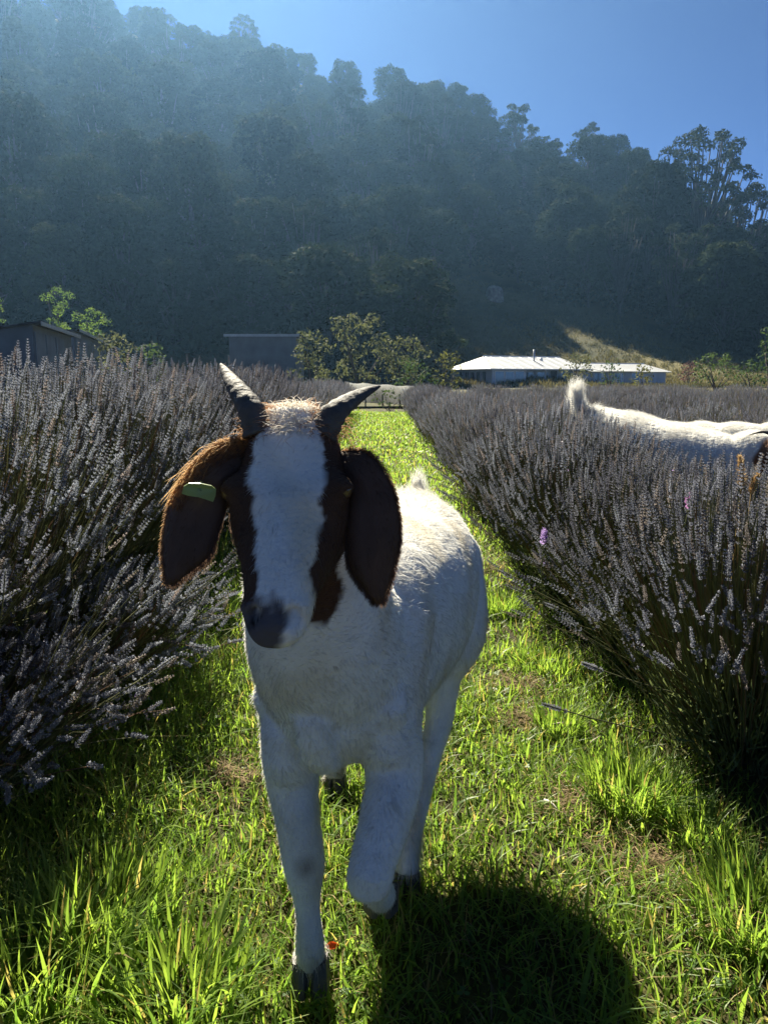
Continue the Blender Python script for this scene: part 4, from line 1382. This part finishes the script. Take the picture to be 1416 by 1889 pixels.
        cc = np.where(rim_lit, np.array([.34, .17, .06]), cc)  # outer rim hairs painted orange as if the sun shone through them
        ln = np.where(edge, .0045, .0045) * r.uniform(.6, 1.3, k) * (1 + 1.6 * top * (back | (sd == 1)))
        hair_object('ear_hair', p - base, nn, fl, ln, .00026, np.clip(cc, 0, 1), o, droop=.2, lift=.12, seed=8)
    # long tan rim hairs on the tagged ear, backlit tone put into their colour
    k = 160
    fi = r.uniform(3, 12, k).astype(int)
    p = G[fi, np.where(r.random(k) < .75, 0, 1) if G[3, 0, 2] > G[3, -1, 2] else G.shape[1] - 1 - np.where(r.random(k) < .75, 0, 1)] + r.normal(size=(k, 3)) * .003
    hair_object('ear_hair', p - base, En[fi], Et[fi] + r.normal(size=(k, 3)) * .15, r.uniform(.010, .022, k), .0003, np.tile((.52, .27, .09), (k, 1)), eL, droop=.25, lift=.25, seed=9)
    k = 3200
    fi = (r.random(k) ** 1.3 * 13).astype(int)
    uu = r.random(k) ** 1.6 * 3.2
    j0 = uu.astype(int); aj = (uu - j0)[:, None]
    jj = lambda q_: G.shape[1] - 1 - q_
    p = G[fi, jj(j0)] * (1 - aj) + G[fi, jj(j0 + 1)] * aj + r.normal(size=(k, 3)) * .0008
    p2 = G[fi, j0] * (1 - aj) + G[fi, j0 + 1] * aj + r.normal(size=(k, 3)) * .0008
    upside = G[3, 0, 2] > G[3, -1, 2]
    p = p2 if upside else p
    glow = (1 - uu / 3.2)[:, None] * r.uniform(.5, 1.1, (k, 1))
    cc = np.array([.10, .04, .018]) * (1 - glow) + np.array([.62, .27, .07]) * glow  # backlit orange painted into the hairs, fading inward from the rim
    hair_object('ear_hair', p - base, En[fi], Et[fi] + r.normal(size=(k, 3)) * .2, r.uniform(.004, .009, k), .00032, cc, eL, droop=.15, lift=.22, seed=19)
    # ear tag through the tagged ear
    c0 = at(369, 901, .838); rt = nrm(at(395, 905, .838) - at(343, 897, .832)); up = nrm(np.cross(rt, np.array([0, 1.0, .2])) * -1)
    if up[2] < 0: up = -up
    nf = nrm(np.cross(rt, up)); nf = nf if nf[1] < 0 else -nf
    TS = 1.0
    prof = [(-.0165, -.004), (-.0155, .004), (-.011, .0085), (0, .0105), (.011, .0095), (.016, .006), (.0165, -.001), (.015, -.0075), (.008, -.0055), (0, -.004), (-.009, -.0045)]
    c0 = c0 + nf * .012
    A = np.array([c0 + rt * x_ * 1.12 + up * y_ * 1.15 + nf * (.0025 - 9 * x_ * x_) for x_, y_ in prof])
    k = len(prof)
    Vt = np.vstack([A + nf * .001, A - nf * .001]) - base
    Ft = [tuple(range(k)), tuple(range(k, 2 * k))[::-1]] + [(i, k + i, k + (i + 1) % k, (i + 1) % k) for i in range(k)]
    tg = link('ear_tag', mk_mesh('ear_tag', Vt, Ft, np.tile((.20, .27, .11), (2 * k, 1)), False, TAGM), eL)
    st_ = MB().tube([c0 - base + nf * .002 + up * .003, c0 - base - nf * .022 + up * .003], .0028, n=8, c=(.20, .27, .11))
    link('tag_pin', st_.mesh('tag_pin', TAGM, True), eL)

    # eyes
    for sg in (-1, 1):
        c = H.w(.305, sg * .0655, -.0235)
        v, f = loft([c - H.a * .0125, c - H.a * .0095, c, c + H.a * .0095, c + H.a * .0125], [.001, .009, .0125, .009, .001], [.001, .0085, .012, .0085, .001], H.l, 18)
        link('eye', mk_mesh('eye', v - base, f, smooth=True, mat=EYE), e)
    hoof_parts(e, h1 + [0, 0, 0], pi, base, 1.0)
    hoof_parts(e, hL * [1, 1, 0] + [0, .0, .0], pi, base, .95)
    hoof_parts(e, hR * [1, 1, 0], pi, base, .95)
    hoof_parts(e, fet2 + np.array([0, .062, -.055]), pi, base, 1.0, -.75)
    return H

HN = near_goat()

# ---------------- the farther goat, half hidden behind the lavender, facing right
def far_goat(p0, Y0, p1, Y1, z, poll, tail_up, label, seed):
    r = np.random.default_rng(seed)
    rump = np.array([at(p0, 745, Y0)[0], Y0, 0]); sho = np.array([at(p1, 800, Y1)[0], Y1, 0])
    L = np.linalg.norm(sho - rump)
    f = nrm(sho - rump); l = np.array([-f[1], f[0], 0])
    base = (rump + sho) / 2
    e = empty('goat', base, label, 'goat')
    ch = []
    sec = np.array([(-.10, .02, .04, .05), (-.05, .01, .11, .11), (.06, .0, .150, .165), (.22, -.01, .17, .185), (.45, -.02, .185, .20), (.70, -.01, .175, .195), (.92, .0, .155, .195), (1.05, .0, .13, .17), (1.15, .0, .08, .11), (1.19, .0, .03, .05)])
    sec = spline(sec, 30)
    C = rump + np.outer(sec[:, 0] * L, f); C[:, 2] = z(sec[:, 0]) + sec[:, 1]
    ch.append(loft(C, sec[:, 2], sec[:, 3], l, 26, 2.2))
    nose = poll + f * .17 + np.array([.02, -.03, -.19])
    H = HeadFrame(poll, nose, -l)
    if H.d @ (f + np.array([0, 0, .6])) < 0: H.d = -H.d
    ch += head_chunks(H, 1.05)
    nk = spline(np.array([(*H.w(.08, 0, -.075), .058, .065), (*(sho + f * .16 + np.array([0, 0, .66])), .080, .10), (*(sho + f * .05 + np.array([0, 0, .60])), .10, .13), (*(sho - f * .05 + np.array([0, 0, .56])), .12, .15)]), 14)
    ch.append(loft(nk[:, :3], nk[:, 3], nk[:, 4], l, 22))
    feet = []
    for sg in (-1, 1):
        for (s, zt, fwd) in ((.96, .52, .03 * sg), (.06, .62, -.05 * sg)):
            top = rump + f * (s * L) + l * sg * .09
            fo = top + f * fwd; fo[2] = 0
            hind = s < .5
            rows = [(*(top + [0, 0, zt]), .06, .10), (*(top + f * (.07 if hind else -.01) + [0, 0, .42]), .05, .075), (*(top - f * (.07 if hind else 0) + [0, 0, .28]), .032, .036), (*(fo + [0, 0, .13]), .022, .024), (*(fo + [0, 0, .08]), .024, .026), (*(fo + [0, 0, .035]), .024, .026)]
            rows = spline(np.array(rows), 18)
            ch.append(loft(rows[:, :3], rows[:, 3], rows[:, 4], l, 14))
            feet.append(fo)
    tb = rump - f * .05 + np.array([0, 0, z(0) + .12])
    tt = at(1062, 716, 4.5) if tail_up else tb - f * .09 - np.array([0, 0, .10])
    ch.append(loft(spline([tb + f * .05 - [0, 0, .05], tb - f * .03 + [0, 0, .02], (tb + tt) / 2 - f * .02, tt], 10), np.linspace(.045, .022, 10), np.linspace(.036, .016, 10), l, 12))
    me = remesh(ch, .008, 5)
    V = head_sculpt(get_v(me), H)
    me.vertices.foreach_set('co', (V - base).astype(np.float32).ravel()); me.update()
    def coat(P):
        dist = np.linalg.norm(P - H.w(.4, 0, -.06), axis=1)
        k = np.clip((.20 - dist + vnoise(P[:, 0] * 30, P[:, 2] * 30, 1) * .01) / .02, 0, 1)[:, None]
        q = H.local(P)
        bl = ((np.abs(q[:, 1]) < .022) & (q[:, 2] > -.04))[:, None]
        return np.where(bl & (k > 0), WHITE * .9, WHITE * (1 - k) + (DARKB * 2.2 + REDB * .25) * k)
    a_ = me.attributes.new('Col', 'FLOAT_COLOR', 'POINT')
    c4 = np.ones((len(V), 4), np.float32); c4[:, :3] = coat(V); a_.data.foreach_set('color', c4.ravel())
    me.polygons.foreach_set('use_smooth', np.ones(len(me.polygons), bool))
    me.materials.clear(); me.materials.append(COAT)
    link('body', me, e)
    P, Nn = surface_samples(me, 34000, r, np.clip(V[:, 2] - .35, .05, 1))
    Pw = P + base
    dors = np.clip((Nn[:, 2] - .55) / .4, 0, 1)
    tail = np.linalg.norm(Pw - (tb * .4 + tt * .6), axis=1) < .13
    s_ = (Pw - rump) @ f / L
    ruff = dors * (.5 + .5 * np.sin(s_ * 17 + 1.0))
    ln = (.022 + .034 * ruff) * r.uniform(.6, 1.2, len(P))
    ln = np.where(tail, r.uniform(.05, .10, len(P)), ln)
    ln = np.where(np.linalg.norm(Pw - H.w(.4, 0, -.06), axis=1) < .2, .008, ln)
    flow = np.where(tail[:, None], np.array([.1, .1, 1.0 if tail_up else -1.0]), -f * .8 + np.array([0, 0, -.35]))
    hair_object('coat_hair', P, Nn, flow, ln, .00045, np.clip(coat(Pw) * r.uniform(.85, 1.1, (len(P), 1)), 0, 1), e, droop=.1, lift=np.where(tail, 1.0, .35 + .5 * ruff), seed=12)
    for sg in (-1, 1):
        b0 = H.w(.0, sg * .030, -.03)
        out = -l * sg
        horn([b0, b0 + np.array([0, 0, .05]) - f * .02 + H.l * sg * .015, b0 + np.array([0, 0, .075]) - f * .07 + H.l * sg * .03, b0 + np.array([0, 0, .06]) - f * .13 + H.l * sg * .05], .018, base, e, H.l)
        c0 = H.w(.16, sg * .060, -.045)
        o_ = H.l * sg
        P_ = [c0 - o_ * .02, c0 + o_ * .02 + [0, 0, -.01], c0 + o_ * .045 + [0, 0, -.07], c0 + o_ * .05 + [0, 0, -.14], c0 + o_ * .05 + [0, 0, -.185]]
        ear(P_, [.014, .024, .033, .028, .005], [f] * 5, base, e, float(sg), DARKB * 2, DARKB * 2)
        c = H.w(.305, sg * .066, -.025)
        v, ff = loft([c - H.a * .0105, c - H.a * .008, c, c + H.a * .008, c + H.a * .0105], [.001, .008, .0115, .008, .001], [.001, .007, .010, .007, .001], H.l, 12)
        link('eye', mk_mesh('eye', v - base, ff, smooth=True, mat=EYE), e)
    for fo in feet:
        hoof_parts(e, fo, math.atan2(f[1], f[0]) - pi / 2, base, .95)
    return e

# trunk centre height as a function of the way from rump to chest
far_goat(1090, 4.45, 1345, 3.85, lambda s: .70 - .165 * s, at(1452, 818, 3.60), True, 'white goat with dark horn and raised tail, half hidden behind lavender', 33)
far_goat(1243, 5.15, 1400, 4.80, lambda s: .555 - .02 * s, at(1500, 775, 4.65), False, 'white goat standing behind the half hidden goat, only its fluffy back showing', 34)
# ------------------------------------------------------------------ grass and small things on the path
GRASS = col_mat('grass_blades', trans=.50, rough=.45, spec=.22, tboost=2.2)
STRAW = col_mat('dry_straw', trans=.25, rough=.8, spec=.2)

def blades(r, base, h, w, lean, az, col, segs=3):
    """curved tapering blades; base (n,3) -> verts, tris, colours"""
    n = len(base)
    t = np.linspace(0, 1, segs + 1)
    hd = np.stack([np.cos(az), np.sin(az), 0 * az], 1)
    fa = az + pi / 2 + r.normal(size=n) * .5
    sd = np.stack([np.cos(fa), np.sin(fa), 0 * fa], 1)
    V = []
    for i, q in enumerate(t):
        c = base + hd * (lean * h * q ** 1.7)[:, None] + np.array([0, 0, 1.0]) * (h * (q - .32 * np.minimum(lean, 1.4) * q ** 2.4))[:, None]
        ww = (w * (1 - q ** 1.8) * .5 * (.75 + .5 * min(q * 3, 1)))[:, None]
        if i < segs: V += [c - sd * ww, c + sd * ww]
        else: V += [c]
    m = 2 * segs + 1
    V = np.stack(V, 1)
    b = np.arange(n)[:, None] * m
    F = []
    for i in range(segs - 1):
        F += [b + [2 * i, 2 * i + 1, 2 * i + 3], b + [2 * i, 2 * i + 3, 2 * i + 2]]
    F += [b + [2 * segs - 2, 2 * segs - 1, 2 * segs]]
    C = np.repeat(col, m, 0)
    return V.reshape(-1, 3), np.concatenate(F, 0), C

def gcol(r, n, dry=.08):
    k = r.random((n, 1))
    c = np.array([.058, .112, .022]) * (1 - k) + np.array([.170, .240, .045]) * k
    return np.where(r.random((n, 1)) < dry, np.array([.24, .20, .085]) * r.uniform(.6, 1.1, (n, 1)), c)

BARE = [(1050, 1480, .05), (1190, 1600, .06), (955, 1270, .05), (1300, 1690, .04), (430, 1430, .04), (960, 1330, .035), (905, 1050, .07)]
BARE = [(*ground_at(a, b)[:2], c) for a, b, c in BARE]

def path_grass():
    r = np.random.default_rng(77)
    Vs, Fs, Cs, off = [], [], [], 0
    for y0, y1, n, w, hs in ((.45, 1.5, 20000, .0037, 1.0), (1.5, 2.6, 20000, .0041, 1.0), (2.6, 4.6, 17000, .0054, 1.0), (4.6, 9, 14000, .0095, 1.0), (9, 23, 15000, .018, 1.05)):
        y = r.uniform(y0, y1, n); x = r.uniform(-1.15, .95, n)
        edge = np.clip((np.abs(x + .1) - .62) / .45, 0, 1)
        clump = vnoise(x * 6, y * 6, 31)
        keep = r.random(n) > edge * .55 - clump * .15
        for bx, by, br in BARE:
            keep &= ~(((x - bx) ** 2 + (y - by) ** 2 < (br * (1 + .3 * clump)) ** 2) & (r.random(n) < .6))
        x, y, clump = x[keep], y[keep], clump[keep]
        m = len(x)
        tall = 1 + .9 * np.clip((-x - .38) / .35, 0, 1) + .25 * clump
        h = r.uniform(.032, .078, m) * tall * hs * np.where(r.random(m) < .06, 1.6, 1)
        wv = w * r.uniform(.6, 1.35, m) * np.where(r.random(m) < .08, 1.7, 1)
        base = np.stack([x, y, height(x, y) - .004], 1)
        c = gcol(r, m, .09)
        V, F, C = blades(r, base, h, wv, r.uniform(.1, 1.25, m), r.uniform(0, 2 * pi, m), c, 3 if y0 < 4 else 2)
        Vs.append(V); Fs.append(F + off); Cs.append(C); off += len(V)
    o = link('grass', mk_mesh('grass', np.vstack(Vs), np.vstack(Fs), np.vstack(Cs), mat=GRASS))
    tag(o, 'short sunlit green grass covering the path between the lavender rows', 'grass', None, 'stuff')
    # grass in the alleys farther out
    n = 16000
    y = r.uniform(3, 26, n); x = np.where(r.random(n) < .5, r.uniform(1.7, 12, n), -r.uniform(2.0, 10, n))
    V, F, C = blades(r, np.stack([x, y, height(x, y) - .005], 1), r.uniform(.05, .12, n), r.uniform(.010, .022, n), r.uniform(.1, 1.0, n), r.uniform(0, 6.28, n), gcol(r, n, .15), 2)
    o = link('grass', mk_mesh('grass', V, F, C, mat=GRASS))
    tag(o, 'grass growing in the alleys between the farther lavender rows', 'grass', None, 'stuff')
    # clover and small round weeds
    n = 2600
    y = .5 + r.random(n) ** 1.5 * 3.4; x = r.uniform(-.95, .8, n)
    k = vnoise(x * 3.2, y * 3.2, 55) > -.05
    x, y = x[k], y[k]; n = len(x)
    z = height(x, y) + r.uniform(.012, .042, n)
    Vs, Fs, off = [], [], 0
    a0 = r.uniform(0, 6.28, n); s = r.uniform(.005, .0095, n)
    tilt = r.normal(size=(n, 3)) * .35 + np.array([0, 0, 1])
    nn = nrm(tilt)
    for q in range(3):
        aa = a0 + q * 2 * pi / 3
        d = nrm(np.stack([np.cos(aa), np.sin(aa), 0 * aa], 1) - nn * (np.cos(aa) * nn[:, 0] + np.sin(aa) * nn[:, 1])[:, None])
        p = np.cross(nn, d)
        c = np.stack([x, y, z], 1); S_ = s[:, None]
        V = np.stack([c, c + d * S_ * .6 + p * S_ * .5, c + d * S_ * 1.15 + p * S_ * .38, c + d * S_ * 1.15 - p * S_ * .38, c + d * S_ * .6 - p * S_ * .5], 1).reshape(-1, 3)
        b = np.arange(n)[:, None] * 5
        Vs.append(V); Fs += [b + [0, 1, 2] + off, b + [0, 2, 3] + off, b + [0, 3, 4] + off]; off += len(V)
    V = np.vstack(Vs)
    C = np.tile(np.repeat(np.array([.035, .085, .016]) + r.random((n, 1)) * np.array([.05, .07, .012]), 5, 0), (3, 1))
    o = link('clover', mk_mesh('clover', V, np.concatenate(Fs, 0), C, mat=GRASS))
    tag(o, 'small clover leaves scattered low among the path grass', 'clover', None, 'stuff')
    # dry thatch on the bare spots
    P = []
    for bx, by, br in BARE:
        k = int(9000 * br * 1.1)
        q = r.normal(size=(k, 2)) * br * 1.15
        P.append(np.stack([bx + q[:, 0], by + q[:, 1]], 1))
    P.append(np.stack([r.uniform(-.9, .85, 2600), .5 + r.random(2600) * 4], 1))
    P = np.vstack(P); n = len(P)
    V, F, C = blades(r, np.stack([P[:, 0], P[:, 1], height(P[:, 0], P[:, 1]) + r.uniform(0, .022, n)], 1), r.uniform(.012, .036, n), r.uniform(.0014, .0032, n), r.uniform(.8, 2.6, n), r.uniform(0, 6.28, n), np.array([.26, .19, .10]) * r.uniform(.35, 1.25, (n, 1)), 2)
    o = link('dry_grass', mk_mesh('dry_grass', V, F, C, mat=STRAW))
    tag(o, 'tan dead grass lying in the bare patches of the path', 'dry grass', None, 'stuff')

path_grass()

def tussock(px, py, rad, n, hgt, label, seed, w=.0048, dark=1.0):
    r = np.random.default_rng(seed)
    c = ground_at(px, py)
    e = empty('grass_tussock', c, label, 'grass tuft', 'tussocks beside the path')
    a = r.uniform(0, 6.28, n); q = np.sqrt(r.random(n)) * rad
    base = np.stack([np.cos(a) * q, np.sin(a) * q, np.full(n, -.005)], 1)
    V, F, C = blades(r, base, hgt * r.uniform(.45, 1.15, n), w * r.uniform(.6, 1.3, n), r.uniform(.1, .9, n), a + r.normal(size=n) * .7, gcol(r, n, .05) * dark, 4)
    o = link('blades', mk_mesh('blades', V, F, C, mat=GRASS), e)
    o['kind'] = 'stuff'

tussock(1165, 1480, .11, 620, .14, 'lush round grass tussock at the foot of the big lavender bush', 1)
tussock(1390, 1730, .11, 620, .15, 'lush grass tussock at the lower right edge of the photo', 2)
tussock(1290, 1560, .07, 220, .12, 'spiky long bladed grass tuft between the two lush tussocks', 3, .006)
tussock(1010, 1235, .11, 420, .11, 'fine grass tussock beside the path where the right lavender row begins', 4, .004)
tussock(1030, 1350, .07, 260, .10, 'small grass tuft below the fine tussock, above the bare patch', 5, .004)
tussock(925, 1130, .10, 360, .11, 'grass tuft beside the goat flank at the edge of the right row', 6, .005)
tussock(60, 1840, .14, 420, .16, 'tall bladed grass clump in the lower left corner', 7, .007)
tussock(200, 1700, .13, 340, .15, 'tall shaded grass clump below the flopping lavender', 8, .0065)
tussock(330, 1860, .12, 300, .14, 'bright tall grass clump at the bottom of the photo left of the hoof', 9, .0065)
tussock(300, 1320, .12, 380, .12, 'sunlit grass clump between the left lavender and the goat leg', 10, .0055)
tussock(380, 1150, .12, 400, .15, 'shaded grass clump behind the goat ear with the tag', 11, .006)

# fallen orange leaf
def small_things():
    r = np.random.default_rng(9)
    p = ground_at(612, 1745, .035)
    n = 9
    prof = [(0, .0), (.15, .45), (.35, .8), (.55, .75), (.75, .5), (.9, .25), (1.0, 0)]
    V, F = [], []
    for t, w in prof:
        z = .004 * math.sin(t * 3)
        V += [(t * .028 - .014, -w * .008, z + .002 * w), (t * .028 - .014, 0, z), (t * .028 - .014, w * .008, z + .002 * w)]
    for i in range(len(prof) - 1):
        a = i * 3
        F += [(a, a + 3, a + 4, a + 1), (a + 1, a + 4, a + 5, a + 2)]
    V = np.array(V); k = len(V)
    V2 = np.vstack([V, V - [0, 0, .0005]]); F2 = F + [tuple(i + k for i in f)[::-1] for f in F]
    o = link('fallen_leaf', mk_mesh('fallen_leaf', V2, F2, np.tile((.75, .14, .025), (2 * k, 1)), True, col_mat('orange_leaf', trans=.5, rough=.5)), None, tuple(p))
    o.rotation_euler = (.7, .2, .4)
    tag(o, 'small orange fallen leaf in the grass beside the planted hoof', 'leaf')
    # pale twig on the bare spot
    a, b = ground_at(1003, 1475, .03), ground_at(1030, 1497, .02)
    a2 = a + (b - a) * .5 + [0, 0, .006]
    m = MB().tube(spline([a - a, a2 - a, b - a], 6), [.0022, .003, .0032, .003, .0026, .002], n=6)
    o = link('twig', m.mesh('twig', flat_mat('bleached_twig', (.62, .56, .48), rough=.8), True), None, tuple(a))
    tag(o, 'short bleached white twig lying on the bare patch', 'twig')
    a, b = ground_at(1010, 1338, .02), ground_at(1060, 1336, .02)
    m = MB().tube(spline([a - a, (b - a) * .5 + [0, 0, .005], b - a], 6), [.002, .003, .003, .003, .0026, .002], n=6)
    o = link('twig', m.mesh('twig', flat_mat('grey_twig', (.38, .32, .26), rough=.85), True), None, tuple(a))
    tag(o, 'thin tan twig in the shade at the foot of the lavender', 'twig')
    # dry feathery plume beside the far goat
    for i, (px, py, Y, L) in enumerate(((1366, 905, 1.95, .085), (1384, 918, 1.94, .055))):
        c = at(px, py, Y)
        k = 420
        f = r.random(k)
        ang = r.uniform(0, 6.28, k)
        base = np.stack([.012 * f * (1 if i else -1), 0 * f, f * L], 1)
        h = .022 * (1 - .6 * f) * r.uniform(.6, 1.2, k)
        V, F, C = blades(r, base, h + .008, np.full(k, .0035), r.uniform(.2, .8, k), ang, np.array([.60, .43, .22]) * r.uniform(.6, 1.2, (k, 1)), 2)
        st = MB().tube([(0, 0, -(c[2] - .02)), (0, .01, -.2), (0, 0, 0), (0, 0, L)], .0022, n=5, c=(.3, .22, .1))
        e = empty('seed_plume', (c[0], c[1], c[2]), ('tall tan feathery seed head standing beside the far goat head' if i == 0 else 'shorter tan seed head leaning beside the tall one near the far goat'), 'seed head')
        link('plume', mk_mesh('plume', V, F, C, mat=STRAW), e)['kind'] = 'stuff'
        link('stem', st.mesh('stem', STRAW, True), e)
    # fresh lilac lavender flowers
    for px, py, Y, colr, lab in ((1003, 996, 2.05, (.36, .25, .50), 'fresh lilac flower head low on the right lavender row'), (1270, 930, 2.0, (.40, .20, .42), 'fading pink purple flower head below the far goat'), (10, 1075, 1.75, (.35, .28, .62), 'small violet flower head in the left lavender')):
        c = at(px, py, Y)
        e = empty('lavender_flower', c, lab, 'flower')
        V, F, C = spikes(r, np.array([[0, 0, .03]]), np.array([[.1, 0, .995]]), np.array([.035]), True, .011)
        m = mk_mesh('florets', V, F, np.tile(colr, (len(V), 1)) * r.uniform(.7, 1.3, (len(V), 1)), mat=BLOSSOM)
        link('florets', m, e)
        link('stem', MB().tube([(.04, .12, -.32), (0, .02, -.1), (0, 0, .02)], .0015, n=5, c=(.1, .12, .05)).mesh('stem', LAV_STEM, True), e)

small_things()

# ------------------------------------------------------------------ air
def haze():
    m = bpy.data.materials.new('thin_air_haze'); m.use_nodes = True
    nt = m.node_tree; nt.nodes.clear()
    out = nt.nodes.new('ShaderNodeOutputMaterial')
    v = nt.nodes.new('ShaderNodeVolumePrincipled')
    v.inputs['Color'].default_value = (.28, .555, .96, 1)
    v.inputs['Density'].default_value = HAZE_DENSITY
    v.inputs['Anisotropy'].default_value = .70
    nt.links.new(v.outputs[0], out.inputs['Volume'])
    mb = MB().box((-430, -90, -2.0), (430, 720, 132.0))
    o = link('haze', mb.mesh('haze', m))
    tag(o, 'thin blue haze hanging over the valley', 'haze', None, 'stuff')

haze()
